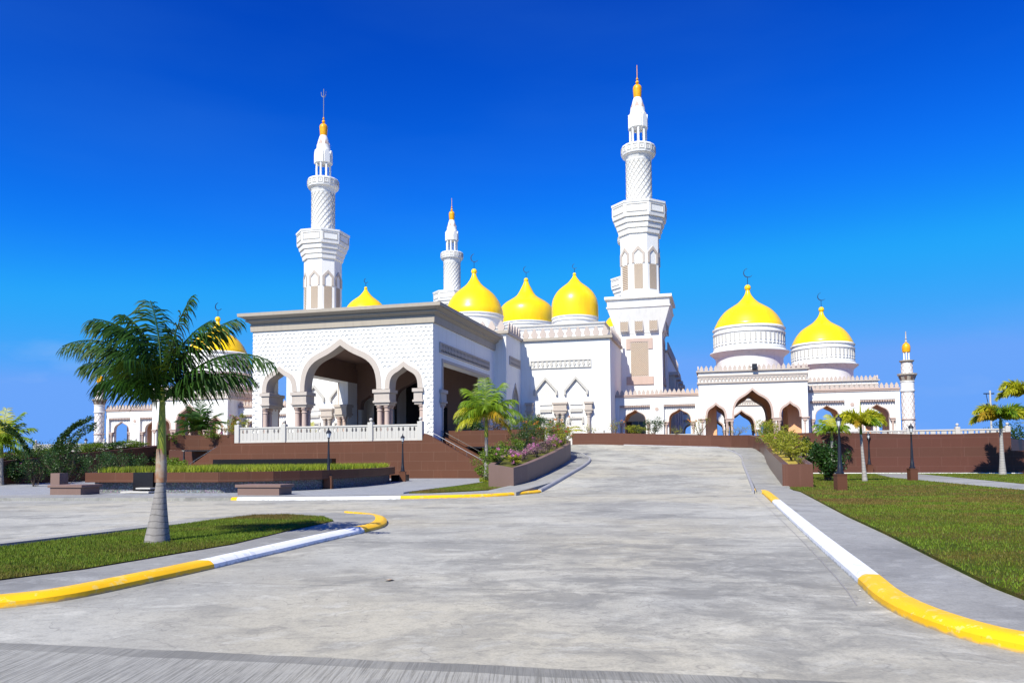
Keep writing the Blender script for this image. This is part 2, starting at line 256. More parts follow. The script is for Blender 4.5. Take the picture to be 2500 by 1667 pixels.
# ------------------------------------------------------------------ mesh builder
ORG={}
class MB:
    def __init__(s): s.v=[]; s.f=[]; s.m=[]; s.cur=0; s.mir=False; s.smooth=False; s.tf=None
    def P(s,u,v,z):
        if s.tf: u,v,z=s.tf(u,v,z)
        if s.mir: u=2*AX-u
        s.v.append((u,v,z)); return len(s.v)-1
    def face(s,*i): s.f.append(tuple(i)); s.m.append(s.cur)
    def box(s,u0,u1,v0,v1,z0,z1,taper=0):
        t=taper; a=[s.P(u0,v0,z0),s.P(u1,v0,z0),s.P(u1,v1,z0),s.P(u0,v1,z0),s.P(u0+t,v0+t,z1),s.P(u1-t,v0+t,z1),s.P(u1-t,v1-t,z1),s.P(u0+t,v1-t,z1)]
        for q in ((3,2,1,0),(4,5,6,7),(0,1,5,4),(1,2,6,5),(2,3,7,6),(3,0,4,7)): s.face(*[a[i] for i in q])
        return s
    def plate(s,loops,w0,w1,plane='uz'):
        """extruded outline with holes; plane uz -> thickness along v; vz -> along u; uv -> along z"""
        def pt(p,w): return {'uz':(p[0],w,p[1]),'vz':(w,p[0],p[1]),'uv':(p[0],p[1],w)}[plane]
        flat=[p for l in loops for p in l]; tri=tessellate_polygon([[Vector((p[0],p[1],0)) for p in l] for l in loops])
        A=[s.P(*pt(p,w0)) for p in flat]; B=[s.P(*pt(p,w1)) for p in flat]
        for t in tri: s.face(A[t[0]],A[t[1]],A[t[2]]); s.face(B[t[2]],B[t[1]],B[t[0]])
        k=0
        for l in loops:
            n=len(l)
            for i in range(n): j=(i+1)%n; s.face(A[k+i],B[k+i],B[k+j],A[k+j])
            k+=n
        return s
    def lathe(s,prof,cu,cv,n=32,ph=0.,close=True):
        rings=[]
        for r,z in prof: rings.append([s.P(cu+r*math.cos(ph+2*math.pi*i/n),cv+r*math.sin(ph+2*math.pi*i/n),z) for i in range(n)])
        for a,b in zip(rings,rings[1:]):
            for i in range(n): j=(i+1)%n; s.face(a[i],a[j],b[j],b[i])
        if close: s.face(*rings[0][::-1]); s.face(*rings[-1])
        return s
    def loft(s,polys,zs,close=True):
        rings=[[s.P(p[0],p[1],z) for p in poly] for poly,z in zip(polys,zs)]; n=len(rings[0])
        for a,b in zip(rings,rings[1:]):
            for i in range(n): j=(i+1)%n; s.face(a[i],a[j],b[j],b[i])
        if close: s.face(*rings[0][::-1]); s.face(*rings[-1])
        return s
    def tube(s,path,rad,n=8):
        rings=[]; P=[Vector(p) for p in path]
        for i,p in enumerate(P):
            d=(P[min(i+1,len(P)-1)]-P[max(i-1,0)]).normalized(); up=Vector((0,0,1)) if abs(d.z)<.95 else Vector((1,0,0))
            a=d.cross(up).normalized(); b=a.cross(d); r=rad[i] if isinstance(rad,(list,tuple)) else rad
            rings.append([s.P(*(p+a*r*math.cos(2*math.pi*k/n)+b*r*math.sin(2*math.pi*k/n))) for k in range(n)])
        for a,b in zip(rings,rings[1:]):
            for i in range(n): j=(i+1)%n; s.face(a[i],a[j],b[j],b[i])
        s.face(*rings[0][::-1]); s.face(*rings[-1]); return s
    def ball(s,c,r,n=16,m=9):
        return s.lathe([(max(.001,r*math.sin(math.pi*k/m)),c[2]-r*math.cos(math.pi*k/m)) for k in range(m+1)],c[0],c[1],n)
    def build(s,name,mats,parent=None,label=None,cat=None,group=None,kind=None,off=None,rot=None,recalc=True,smooth=None,bevel=0.):
        if off is None: off=ORG.get(parent.name,(0,0,0)) if parent else (0,0,0)
        me=bpy.data.meshes.new(name); me.from_pydata([(a-off[0],b-off[1],c-off[2]) for a,b,c in s.v],[],s.f)
        for q in (mats if isinstance(mats,(list,tuple)) else [mats]): me.materials.append(q)
        if any(s.m): me.polygons.foreach_set('material_index',s.m)
        if recalc:
            bm=bmesh.new(); bm.from_mesh(me); bmesh.ops.recalc_face_normals(bm,faces=bm.faces)
            bm.to_mesh(me); bm.free()
        if (smooth if smooth is not None else s.smooth):
            me.polygons.foreach_set('use_smooth',[True]*len(me.polygons))
            try: me.set_sharp_from_angle(angle=R(38))
            except Exception: pass
        me.update(); o=bpy.data.objects.new(name,me); COL.objects.link(o)
        if parent: o.parent=parent; ORG[o.name]=off
        else:
            fr=rot if rot is not None else True
            if fr: X,Y=b2w(off[0],off[1]); o.location=(X,Y,off[2]); o.rotation_euler.z=-PHI
            else: o.location=off
            ORG[o.name]=off
        if bevel:
            b=o.modifiers.new('edge','BEVEL'); b.width=bevel; b.segments=1; b.limit_method='ANGLE'; b.angle_limit=R(50)
        tag(o,label,cat,group,kind); return o
def tag(o,label=None,cat=None,group=None,kind=None):
    if label: o['label']=label
    if cat: o['category']=cat
    if group: o['group']=group
    if kind: o['kind']=kind
    return o
def thing(name,label,cat,org,group=None,frame='B'):
    o=bpy.data.objects.new(name,None); COL.objects.link(o); o.empty_display_size=.3
    if frame=='B': X,Y=b2w(org[0],org[1]); o.location=(X,Y,org[2]); o.rotation_euler.z=-PHI
    else: o.location=org
    ORG[o.name]=tuple(org); return tag(o,label,cat,group)
def copy_tree(o,parent=None):
    c=o.copy(); COL.objects.link(c); ORG[c.name]=ORG.get(o.name,(0,0,0))
    if parent: c.parent=parent
    for ch in list(o.children): copy_tree(ch,c)
    return c
def copy_thing(o,label,org,frame='B',sz=1.,rz=None,group=None):
    c=copy_tree(o)
    if frame=='B': X,Y=b2w(org[0],org[1]); c.location=(X,Y,org[2])
    else: c.location=org
    if rz is not None: c.rotation_euler.z=rz
    c.scale=(sz,sz,sz); c['label']=label
    if group: c['group']=group
    return c
# ------------------------------------------------------------------ keel arch profile
KEEL=[(1,0),(.997,.12),(.985,.22),(.965,.32),(.93,.42),(.875,.51),(.80,.59),(.71,.655),(.60,.71),(.48,.757),(.36,.803),(.25,.855),(.15,.91),(.07,.957),(0,1)]
def keel(cx,h,zs,za):
    L=[(cx-h*a,zs+(za-zs)*b) for a,b in KEEL]; return L+[(2*cx-a,b) for a,b in L[-2::-1]]
def arch_wall(mb,u0,u1,z0,z1,arches,w0,w1,plane='uz',zmid=None,holes=()):
    """arches: (cx,half,zspring,zapex); between neighbours the wall stops at zmid if given"""
    out=[(u0,z0)]
    for i,(cx,h,zs,za) in enumerate(arches):
        P=keel(cx,h,zs,za); lo=z0 if (zmid is None or i==0) else None
        if lo is not None: out.append((cx-h,lo))
        out+=P
        if zmid is None or i==len(arches)-1: out.append((cx+h,z0))
    out+=[(u1,z0),(u1,z1),(u0,z1)]
    mb.plate([out]+list(holes),w0,w1,plane); return mb
def arch_ring(mb,cx,ho,zs,za,hi,zai,w0,w1,plane='uz'):
    A=keel(cx,ho,zs,za); B=keel(cx,hi,zs,zai); mb.plate([A+B[::-1]],w0,w1,plane); return mb
def merlon_mb(): 
    return [(-.19,0),(-.30,.16),(-.34,.36),(-.30,.52),(-.20,.60),(-.22,.70),(-.13,.82),(-.10,.90),(0,1.03),(.10,.90),(.13,.82),(.22,.70),(.20,.60),(.30,.52),(.34,.36),(.30,.16),(.19,0)]
def merlons(parent,a,b,z,pitch,h,mat_,wth=1.,thick=.14,name='merlon'):
    """row of separate battlement pieces from a=(u,v) to b, children of parent"""
    d=math.hypot(b[0]-a[0],b[1]-a[1]); n=max(1,int(round(d/pitch))); first=None
    ang=math.atan2(b[1]-a[1],b[0]-a[0]); off=ORG[parent.name]
    mb=MB(); mb.plate([[(x*h*wth,y*h) for x,y in merlon_mb()]],-thick/2,thick/2); o=mb.build(name,mat_,parent,off=(0,0,0))
    for i in range(n):
        t=(i+.5)/n; q=o if i==0 else o.copy()
        if i: COL.objects.link(q); q.parent=parent
        q.location=(a[0]+(b[0]-a[0])*t-off[0],a[1]+(b[1]-a[1])*t-off[1],z-off[2]); q.rotation_euler.z=ang
def column(mb,u,v,z0,z1,r,cap=.45):
    c=cap; mb.lathe([(r*1.5,z0),(r*1.5,z0+.12),(r*1.15,z0+.16),(r,z0+.22),(r*.96,z1-c),(r*1.18,z1-c+.02),(r*1.18,z1-c+.07),(r*.98,z1-c+.10),(r*1.02,z1-c*.55),(r*1.35,z1-c*.35),(r*1.52,z1-c*.2),(r*1.35,z1-c*.1),(r*1.6,z1)],u,v,18)
    return mb
def window_lattice(parent,name,u0,u1,z0,z1,w,depth,mat_,plane='uz'):
    mb=MB(); mb.plate([[(u0,z0),(u1,z0),(u1,z1),(u0,z1)]],w,w+depth,plane); return mb.build(name,mat_,parent)
def PU(px,py,u):
    r=ray(px,py); o=w2b(0,0); d=w2b(OX+r[0],OY+r[1]); t=(u-o[0])/d[0]; return o[1]+d[1]*t, HE+r[2]*t
FL=2.66
# ================================================================== ENTRANCE PORTICO
po=thing('entrance_portico','square white scallop-clad entrance portico with three keel arches and a heavy taupe cornice','portico',(AX,8.,2.6))
ZP=12.05; ARP=[(-13.27,1.58,7.02,9.15),(-7.85,3.55,7.02,11.16),(-2.44,1.58,7.02,9.15)]
arch_wall(MB(),-15.73,0,2.3,ZP,ARP,0,1.05,zmid=7.02).build('front_wall',WHITE,po)
for cx,h,zs,za in ARP:
    big=h>2; arch_ring(MB(),cx,h,zs,za,h-(.41 if big else .40),za-(.55 if big else .45),-.09,1.12).build('arch_trim',TRIM,po)
    arch_ring(MB(),cx,h+.10,zs,za+.14,h-.01,za-.02,-.045,.02).build('arch_moulding',WHITE,po)
# scallops: shingle rows whose lower edges are scooped arcs
mb=MB(); PW,RH=.405,.325
def inarch(x,z,m=.22):
    if z<7.15: 
        return -15.73+.78-.05<x<-.78+.05
    for cx,h,zs,za in ARP:
        d=abs(x-cx)/(h+m)
        if d<1:
            for (a,b),(a2,b2) in zip(KEEL,KEEL[1:]):
                if a2<=d<=a: 
                    t=(d-a2)/(a-a2+1e-9); zz=zs+(za+m-zs)*(b2+(b-b2)*t)
                    if z<zz: return True
    return False
row=0; z=ZP-.02
while z>3.0:
    n=int(15.73/PW)+1; off=(row%2)*PW/2
    for k in range(n+1):
        x0=-15.73+k*PW-off; x1=x0+PW
        x0c,x1c=max(x0,-15.73),min(x1,0)
        if x1c-x0c<.1 or inarch((x0c+x1c)/2,z-RH) or inarch(x0c,z-RH*1.0,.1) or inarch(x1c,z-RH,.1): continue
        S=6; top=[];bot=[];bk=[]
        for q in range(S+1):
            x=x0c+(x1c-x0c)*q/S; t=(x-x0)/PW; zz=z-RH-.05+.125*max(0,math.sin(math.pi*t))**.8
            top.append(mb.P(x,-.004,z)); bot.append(mb.P(x,-.058,zz)); bk.append(mb.P(x,-.003,zz+.004))
        for q in range(S): mb.face(top[q],top[q+1],bot[q+1],bot[q]); mb.face(bot[q],bot[q+1],bk[q+1],bk[q])
    z-=RH; row+=1
mb.build('scallop_cladding',WHITE,po,recalc=False)
def side_portal(mir):
    m=MB(); m.mir=mir; o=[(1.06,2.3),(2.08,2.3),(2.08,9.23),(14.7,9.23),(14.7,2.3),(16.77,2.3),(16.77,ZP),(1.06,ZP)]
    m.plate([o],-1.05,0,'vz').build('side_wall',WHITE,po)
    m=MB(); m.mir=mir; m.plate([[(1.86,2.87),(2.10,2.87),(2.10,9.21),(14.68,9.21),(14.68,2.87),(14.92,2.87),(14.92,9.45),(1.86,9.45)]],-.06,.07,'vz').build('portal_frame',TRIM,po)
    for a,b in ((1.3,2.75),(14.05,15.5)):
        m=MB(); m.mir=mir; entab(m,None,(a+b)/2,(b-a),'v'); m.build('pier_capital',TRIM,po,bevel=.012)
        for dv in (-.32,.32):
            m=MB(); m.mir=mir
            for du in (-.8,-.22): column(m,du,(a+b)/2+dv,2.87,5.74,.19)
            m.build('column',TRIM2,po,smooth=True)
    m=MB(); m.mir=mir; frieze(m,1.3,14.85,9.88,10.72,0,'v',36); m.build('frieze_band',TRIM,po)
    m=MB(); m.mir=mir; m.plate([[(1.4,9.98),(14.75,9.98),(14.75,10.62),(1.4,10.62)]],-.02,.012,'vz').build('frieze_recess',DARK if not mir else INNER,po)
def entab(m,cu,cv,w,axis,zt=6.98,d=1.3,sc=1.):
    """stacked block capital: wide cap, tall block, thin ledge, lower block"""
    def bx(hw,dd,z0,z1):
        if axis=='u': m.box(cu-hw,cu+hw,cv-dd,cv+dd,z0,z1)
        else: m.box(-1.05/2-dd,-1.05/2+dd,cv-hw,cv+hw,z0,z1)
    h=w/2; D=d/2
    bx(h,D+.1,zt-.28*sc,zt); bx(h-.10,D,zt-.88*sc,zt-.28*sc); bx(h-.02,D+.07,zt-1.05*sc,zt-.88*sc); bx(h-.13,D-.04,zt-1.24*sc,zt-1.05*sc)
def frieze(m,a,b,z0,z1,w,axis,n):
    def bx(p0,p1,q0,q1,r0,r1):
        if axis=='u': m.box(p0,p1,w-r1,w-r0,q0,q1)
        else: m.box(w+r0,w+r1,p0,p1,q0,q1)
    bx(a,b,z1-.10,z1,0,.12); bx(a,b,z0,z0+.10,0,.12); bx(a,a+.1,z0+.1,z1-.1,0,.115); bx(b-.1,b,z0+.1,z1-.1,0,.115)
    P=(b-a-.2)/n
    for i in range(n):
        c=a+.1+P*(i+.5); h=z1-z0-.2; zt=z1-.1
        o=[(c-P*.24,zt),(c-P*.24,zt-h*.35),(c-P*.40,zt-h*.52),(c-P*.30,zt-h*.66),(c,zt-h*.95),(c+P*.30,zt-h*.66),(c+P*.40,zt-h*.52),(c+P*.24,zt-h*.35),(c+P*.24,zt)]
        if axis=='u': m.plate([o],w-.09,w,'uz')
        else: m.plate([o],w,w+.09,'vz')
side_portal(False); side_portal(True)
for cu,w in ((-11.45,1.5),(-4.25,1.5)):
    m=MB(); entab(m,cu,.52,w,'u'); m.build('pier_capital',TRIM,po,bevel=.012)
    for du in (-.31,.31):
        for cv in (.22,.83):
            m=MB(); column(m,cu+du,cv,2.87,5.74,.20); m.build('column',TRIM2,po,smooth=True)
for cu,cc in ((-14.5,-14.68),(-1.22,-1.02)):
    m=MB(); entab(m,cu,.52,.9,'u'); m.build('pier_capital',TRIM,po,bevel=.012)
    for cv in (.22,.83): m=MB(); column(m,cc,cv,2.87,5.74,.19); m.build('column',TRIM2,po,smooth=True)
def rect(d): return [(-15.73-d,-d),(d,-d),(d,16.74),(-15.73-d,16.74)]
cz=[(12.05,.0),(12.05,.15),(12.60,.18),(12.62,.10),(12.84,.34),(12.84,.46),(12.94,.47),(12.94,.36),(13.20,.74),(13.20,.90),(13.46,.92),(13.47,.5)]
MB().loft([rect(d) for z,d in cz],[z for z,d in cz]).build('cornice',CORN,po)
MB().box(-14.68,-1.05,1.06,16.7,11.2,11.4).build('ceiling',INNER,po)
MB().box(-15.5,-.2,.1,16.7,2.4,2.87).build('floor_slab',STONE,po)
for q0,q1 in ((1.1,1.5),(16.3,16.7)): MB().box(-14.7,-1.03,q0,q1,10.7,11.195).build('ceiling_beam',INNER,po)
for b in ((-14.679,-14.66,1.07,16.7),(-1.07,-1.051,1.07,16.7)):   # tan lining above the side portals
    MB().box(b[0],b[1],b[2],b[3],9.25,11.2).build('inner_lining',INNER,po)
# ================================================================== PRAYER HALL
ha=thing('prayer_hall','long white prayer hall with battlements and five yellow onion domes behind the portico','mosque hall',(AX,40.,FL))
ZH=13.7; U1=10.63
m=MB(); m.box(2*AX-U1,U1,22.61,60,2.4,ZH); m.build('main_block',WHITE,ha)
m=MB(); m.box(2*AX-15.6,15.6,36.,66,2.41,ZH-.02); m.build('rear_block',WHITE,ha)
# vestibule with three dark arches facing the portico
ARV=[(-13.27,1.3,6.6,8.4),(-7.87,3.0,6.6,10.0),(-2.47,1.3,6.6,8.4)]
arch_wall(MB(),2*AX-1.22,1.22,2.4,ZH,ARV,16.77,17.4).build('vestibule_front_wall',WHITE,ha)
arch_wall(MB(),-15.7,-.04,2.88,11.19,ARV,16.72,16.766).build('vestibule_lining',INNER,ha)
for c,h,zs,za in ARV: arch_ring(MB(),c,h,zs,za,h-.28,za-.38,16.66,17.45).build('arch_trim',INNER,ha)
sa=PU(1254,907.5,1.22); 
for mir in (False,True):
    m=MB(); m.mir=mir; arch_wall(m,17.4,22.61,2.4,ZH,[(20.1,1.15,6.0,8.9)],.7,1.22,'vz').build('vestibule_side_wall',WHITE,ha)
    m=MB(); m.mir=mir; arch_ring(m,20.1,1.3,6.0,9.1,1.13,8.85,1.19,1.30,'vz'); m.build('arch_trim',TRIM,ha)
    m=MB(); m.mir=mir; frieze(m,17.9,22.0,10.76,11.63,1.22,'v',10); m.build('frieze_band',TRIM,ha)
MB().box(2*AX-.7,.7,17.4,22.6,11.3,ZH-.05).build('vestibule_roof',WHITE,ha)
m=MB()
for c,h,zs,za in ARV: m.box(c-h,c+h,20.5,20.6,2.6,za)
m.build('entrance_doors',DARK,ha)
# cornices and battlements
for n_,(a,b) in enumerate((((1.22,22.61),(U1,22.61)),((2*AX-U1,22.61),(2*AX-1.22,22.61)),((2*AX-1.22,16.77),(1.22,16.77)))):
    MB().box(a[0]-(.0 if n_!=1 else .3),b[0]+(.3 if n_!=1 else 0),a[1]-.26,a[1]+.3,ZH,ZH+.28).build('cornice',CORN,ha)
    merlons(ha,(a[0]+.1,a[1]-.08),(b[0],a[1]-.08),ZH+.30,.95,.98,MERL,1.15)
for mir in (0,1):
    for uu,v0,v1 in ((1.22,16.9,22.3),(U1,22.7,31.6)):
        u=uu if not mir else 2*AX-uu; s=-1 if mir else 1
        MB().box(min(u-.3*s,u+.26*s),max(u-.3*s,u+.26*s),v0+.2,v1,ZH+.002,ZH+.278).build('cornice',CORN if 0 else TRIM,ha)
        merlons(ha,(u+.06*s,v0+.3),(u+.06*s,v1),ZH+.30,.95,.98,MERL,1.1)
MB().box(2*AX-15.75,15.75,35.85,66.1,ZH,ZH+.3).build('cornice',TRIM,ha)
merlons(ha,(15.65,36.2),(15.65,60),ZH+.31,.95,.98,MERL)
# shaded bays on the far right flank
m=MB()
for v0 in (38,44,50,56): m.box(15.6,16.3,v0,v0+2.2,2.5,11.2); m.box(15.6,16.7,v0-.3,v0+2.5,11.2,11.6); m.box(15.6,16.2,v0+2.9,v0+5.2,7.,9.)
m.build('flank_bays',STONE,ha)
MB().box(2*AX-9.4,9.4,27.2,60,ZH-.1,16.05).build('roof_block',WHITE,ha)
m=MB(); m.box(2*AX-9.5,9.5,27.05,27.2,15.7,15.85); m.box(2*AX-9.55,9.55,27.,60,16.05,16.2); m.build('roof_coping',STONE,ha)
# two pedimented window bays each side
for mir in (False,True):
    m=MB(); m.mir=mir; frieze(m,2.25,8.69,10.76,11.63,22.61,'u',13); m.build('frieze_band',STONE,ha)
    for c in (3.86,7.08):
        hw=1.28
        m=MB(); m.mir=mir; o=[(c,9.90),(c+hw,8.45),(c+hw,7.98),(c+hw-.22,7.98),(c+hw-.22,8.33),(c,9.58),(c-hw+.22,8.33),(c-hw+.22,7.98),(c-hw,7.98),(c-hw,8.45)]
        m.plate([o],22.33,22.61).build('window_pediment',STONE,ha)
        a=[(c-.56,7.06),(c+.56,7.06),(c+.56,8.1),(c+.53,8.4),(c+.40,8.66),(c+.2,8.83),(c,8.9),(c-.2,8.83),(c-.40,8.66),(c-.53,8.4),(c-.56,8.1)]
        m=MB(); m.mir=mir; m.plate([a],22.56,22.61); wi=m.build('window_screen',LATW,ha)
        m=MB(); m.mir=mir; m.box(c-.66,c+.66,22.50,22.61,6.95,7.05); m.box(c+.60,c+.66,22.53,22.61,7.05,8.2); m.build('window_frame',WHITE,ha)
        m=MB(); m.mir=mir; m.box(c-.62,c+.62,22.45,22.61,6.18,6.52); m.build('window_sill',STONE,ha)
        m=MB(); m.mir=mir; m.plate([[(c-.78,5.0),(c-.60,5.0),(c-.60,5.45),(c+.60,5.45),(c+.60,5.0),(c+.78,5.0),(c+.78,5.67),(c-.78,5.67)]],22.45,22.61).build('window_head',STONE,ha)
        m=MB(); m.mir=mir; m.box(c-.6,c+.6,22.57,22.61,2.8,5.45); m.build('window_screen',LATW,ha)
    for c,w in ((2.15,.9),(5.42,1.62),(8.4,.95)):
        m=MB(); m.mir=mir; h=w/2
        for hw,dd,z0,z1 in ((h,.55,6.98,7.22),(h-.12,.45,6.47,6.98),(h-.03,.5,6.28,6.47),(h-.15,.42,6.05,6.28)): m.box(c-hw,c+hw,22.61-dd,22.61,z0,z1)
        m.build('pier_capital',TRIM,ha,bevel=.01)
        for du in ((-.28,.28) if w>1 else (0,)):
            m=MB(); m.mir=mir; column(m,c+du,22.36,2.66,6.05,.165,.42); m.build('column',TRIM,ha,smooth=True)
# domes -------------------------------------------------------------
DP=[(1,0),(1.0,.05),(.975,.10),(.94,.17),(.90,.25),(.85,.33),(.79,.41),(.72,.49),(.64,.56),(.56,.615),(.47,.67),(.40,.715),(.32,.765),(.26,.82),(.20,.88),(.145,.95),(.10,1.02),(.07,1.1),(.055,1.17)]
DT=[(1,0),(1.005,.2),(1.0,.5),(.98,.68),(.94,.83),(.885,.95),(.82,1.06),(.737,1.17),(.65,1.255),(.55,1.34),(.43,1.43),(.323,1.51),(.235,1.6),(.173,1.68),(.11,1.76),(.06,1.86)]
DA=[(.99,0),(1.0,.1),(.985,.2),(.95,.29),(.91,.40),(.866,.50),(.80,.60),(.725,.71),(.65,.79),(.57,.86),(.49,.925),(.42,.98),(.33,1.05),(.25,1.13),(.154,1.27),(.10,1.38),(.065,1.5)]
DB=[(.97,0),(1.0,.2),(1.0,.35),(.975,.5),(.925,.62),(.85,.71),(.74,.80),(.61,.88),(.48,.96),(.36,1.05),(.27,1.18),(.20,1.32),(.13,1.45),(.08,1.58)]
def crescent(m,u,v,z,r):
    n=26; o=[]
    cx,cz=u+r*.15,z+r*1.0
    for i in range(n+1):
        a=R(98)+R(228)*i/n; o.append((cx+r*math.cos(a),cz+r*math.sin(a)))
    for i in range(n,-1,-1):
        a=R(98)+R(228)*i/n; k=.09*math.sin(math.pi*i/n); o.append((cx+r*(.97-k*1.7)*math.cos(a),cz+r*(.97-k*1.7)*math.sin(a)))
    m.plate([o],v-.04,v+.04)
def dome(parent,u,v,z0,r,P=DP,br=.34,hs=1.,mats=YEL,cres=True):
    m=MB(); m.lathe([(a*r,z0+b*r*hs) for a,b in P],u,v,56); d=m.build('dome',mats,parent,smooth=True)
    zt=z0+P[-1][1]*r*hs; m=MB(); m.ball((u,v,zt+br*.72),br); m.build('finial_ball',mats,d,smooth=True)
    if cres:
        m=MB(); k=br/.34; m.tube([(u,v,zt+br*1.5),(u,v,zt+br*1.5+.95*k)],.03*max(k,1)); crescent(m,u,v,zt+br*1.5+.85*k,.50*k); m.build('crescent',METAL,d)
    return d
def drum(parent,u,v,z0,z1,r,mats=WHITE):
    h=z1-z0; m=MB(); m.lathe([(r*.98,z0),(r*.98,z1-h*.35),(r*.99,z1-.55),(r*1.035,z1-.5),(r*1.035,z1-.38),(r*1.0,z1-.36),(r*1.0,z1-.16),(r*1.045,z1-.12),(r*1.045,z1-.02),(r*1.0,z1)],u,v,56); return m.build('drum',mats,parent,smooth=True)
zA=PV(1157,772.6,35)[1]; drum(ha,AX,35,16.0,zA,3.5); dome(ha,AX,35,zA,3.58,DA,.36)
zB=PV(1283.5,791.7,62)[1]; drum(ha,AX,62,16.0,zB,4.15); dome(ha,AX,62,zB,4.3,DB,.36)
zC=PV(1404.7,777.2,32)[1]
for u in (5.35,2*AX-5.35): drum(ha,u,32,16.0,zC,2.62); dome(ha,u,32,zC,2.70,DT,.2)
ud,zd=PV(1523,803,42)
drum(ha,ud,42,16.0,zd,2.62); dome(ha,ud,42,zd,2.72,DP,.2)
# ================================================================== GATE PAVILIONS
def pavilion(cu,cv,label,group):
    t=thing('gate_pavilion',label,'pavilion',(cu,cv,FL),group)
    hw=5.22; z0,zt=FL-.25,10.05; ar=[(-3.55,1.06,5.3,6.93),(0,2.0,5.3,8.32),(3.55,1.06,5.3,6.93)]
    for side in range(4):
        ang=side*math.pi/2
        def tf(u,v,z,a=ang): return cu+u*math.cos(a)-v*math.sin(a), cv+u*math.sin(a)+v*math.cos(a), z
        def M(): m=MB(); m.tf=tf; return m
        e=0 if side%2==0 else .45
        arch_wall(M(),-hw+e,hw-e,z0,zt,ar,-hw,-hw+.40,zmid=5.3).build('wall',WHITE,t)
        arch_wall(M(),-hw+.46,hw-.46,z0,8.6,ar,-hw+.403,-hw+.46,zmid=5.3).build('inner_lining',INNER2,t)
        for c,h,zs,za in ar:
            arch_ring(M(),c,h,zs,za,h-.20,za-.27,-hw-.05,-hw+.52).build('arch_trim',TRIM2,t)
        for c,w in ((-4.9,.62),(-2.25,.95),(2.25,.95),(4.9,.62)):
            m=M(); m.box(c-w/2,c+w/2,-hw-.14,-hw+.60,5.18,5.30); m.box(c-w/2+.09,c+w/2-.09,-hw-.08,-hw+.54,4.96,5.18); m.build('pier_capital',TRIM2,t)
            m=M()
            for du in ((-.24,.24) if w>.8 else (0,)):
                for dv in (.08,.42): column(m,c+du,-hw+dv,FL-.2,4.96,.12,.30)
            m.build('column',TRIM2,t,smooth=True)
        xe=(0 if side%2==0 else -.30); m=M(); m.box(-hw-.13-xe*.433,hw+.13+xe*.433,-hw-.14,-hw+.003,8.80,8.98); m.box(-hw-.10-xe*.33,hw+.10+xe*.33,-hw-.10,-hw+.003,9.50,9.66); m.box(-hw-.2-xe*1.35,hw+.2+xe*1.35,-hw-.2,-hw+.2,9.98,10.12); m.build('cornice',TRIM,t)
        m=M(); n=30; o=[(-hw+.01,9.36)]
        for i in range(n):
            c=-hw+(i+.5)*2*hw/n; o+=[(c-.12,9.30),(c-.11,9.14),(c-.05,9.10),(c-.05,8.99),(c+.05,8.99),(c+.05,9.10),(c+.11,9.14),(c+.12,9.30)]
        o+=[(hw-.01,9.36),(hw-.01,9.42),(-hw+.01,9.42)]; m.plate([o],-hw-.09,-hw+.002); m.build('corbel_row',TRIM,t)
        a=tf(-hw+.1,-hw-.02,0); b=tf(hw-.1,-hw-.02,0); merlons(t,(a[0],a[1]),(b[0],b[1]),10.12,.47,.50,MERL,1.12,.12)
    for a in (-1,1):
        for b in (-1,1):
            m=MB(); x0,x1=sorted((a*(hw-.47),a*3.5)); y0,y1=sorted((b*(hw-1.9),b*(hw-2.7))); m.box(cu+x0,cu+x1,cv+y0,cv+y1,FL-.2,8.59); m.build('inner_pier',INNER2,t)
    MB().box(cu-hw+.47,cu+hw-.47,cv-hw+.47,cv+hw-.47,8.6,9.95).build('ceiling',INNERR,t)
    MB().box(cu-hw,cu+hw,cv-hw,cv+hw,FL-.3,FL+.01).build('floor_slab',STONE,t)
    zz=15.02; m=MB()
    m.lathe([(3.45,10.0),(3.45,11.6),(3.55,11.9),(4.0,12.25),(4.08,12.33),(4.08,12.42),(3.85,12.5),(3.72,12.62),(3.75,12.8),(3.66,12.86),(3.63,12.95),(3.63,14.2),(3.74,14.3),(3.74,14.42),(3.64,14.46),(3.64,14.72),(3.76,14.8),(3.76,14.92),(3.6,15.02)],cu,cv,64)
    dr=m.build('drum',WHITE,t,smooth=True)
    m=MB(); n=44
    for i in range(n):
        a=2*math.pi*i/n; c_,s_=math.cos(a),math.sin(a)
        m.tf=lambda u,v,z,c_=c_,s_=s_: (cu+u*c_-v*s_, cv+u*s_+v*c_, z)
        m.box(3.60,3.70,-.08,.08,13.35,14.15); m.plate([[(-.2,13.05),(.2,13.05),(0,13.22)]],3.60,3.70,'vz')
    m.build('drum_ornament',STONE,dr)
    dome(t,cu,cv,zz,3.56,DP,.34)
    return t
PG='gate pavilions around the forecourt'
pav=pavilion(24.6,29.42,'right front gate pavilion with yellow dome, a floodlight on its battlements',PG)
copy_thing(pav,'white gate pavilion with yellow dome behind the foreground palm on the far left',(2*AX-24.6,29.42,FL))
copy_thing(pav,'smaller-looking rear pavilion whose yellow dome rises right of the front pavilion dome',(33.9,45.,FL))
copy_thing(pav,'rear left pavilion whose yellow dome tip peeks beside the portico wall',(2*AX-33.9,45.,FL))
copy_thing(pav,'far back pavilion seen through the right gate pavilion\'s big arch',(24.6,67.5,FL))
m=MB(); x,z_=PV(1842,895,23.9); m.box(-.24,.24,-.16,.16,-.28,.28); m.box(-.5,-.24,-.03,.03,-.03,.03); m.box(-.20,.20,-.20,-.16,-.24,.24)
fl=m.build('floodlight',LAMPB,None,'black box floodlight on the battlements of the right gate pavilion','floodlight',off=(0,0,0)); X,Y=b2w(x,23.8); fl.location=(X,Y,z_)
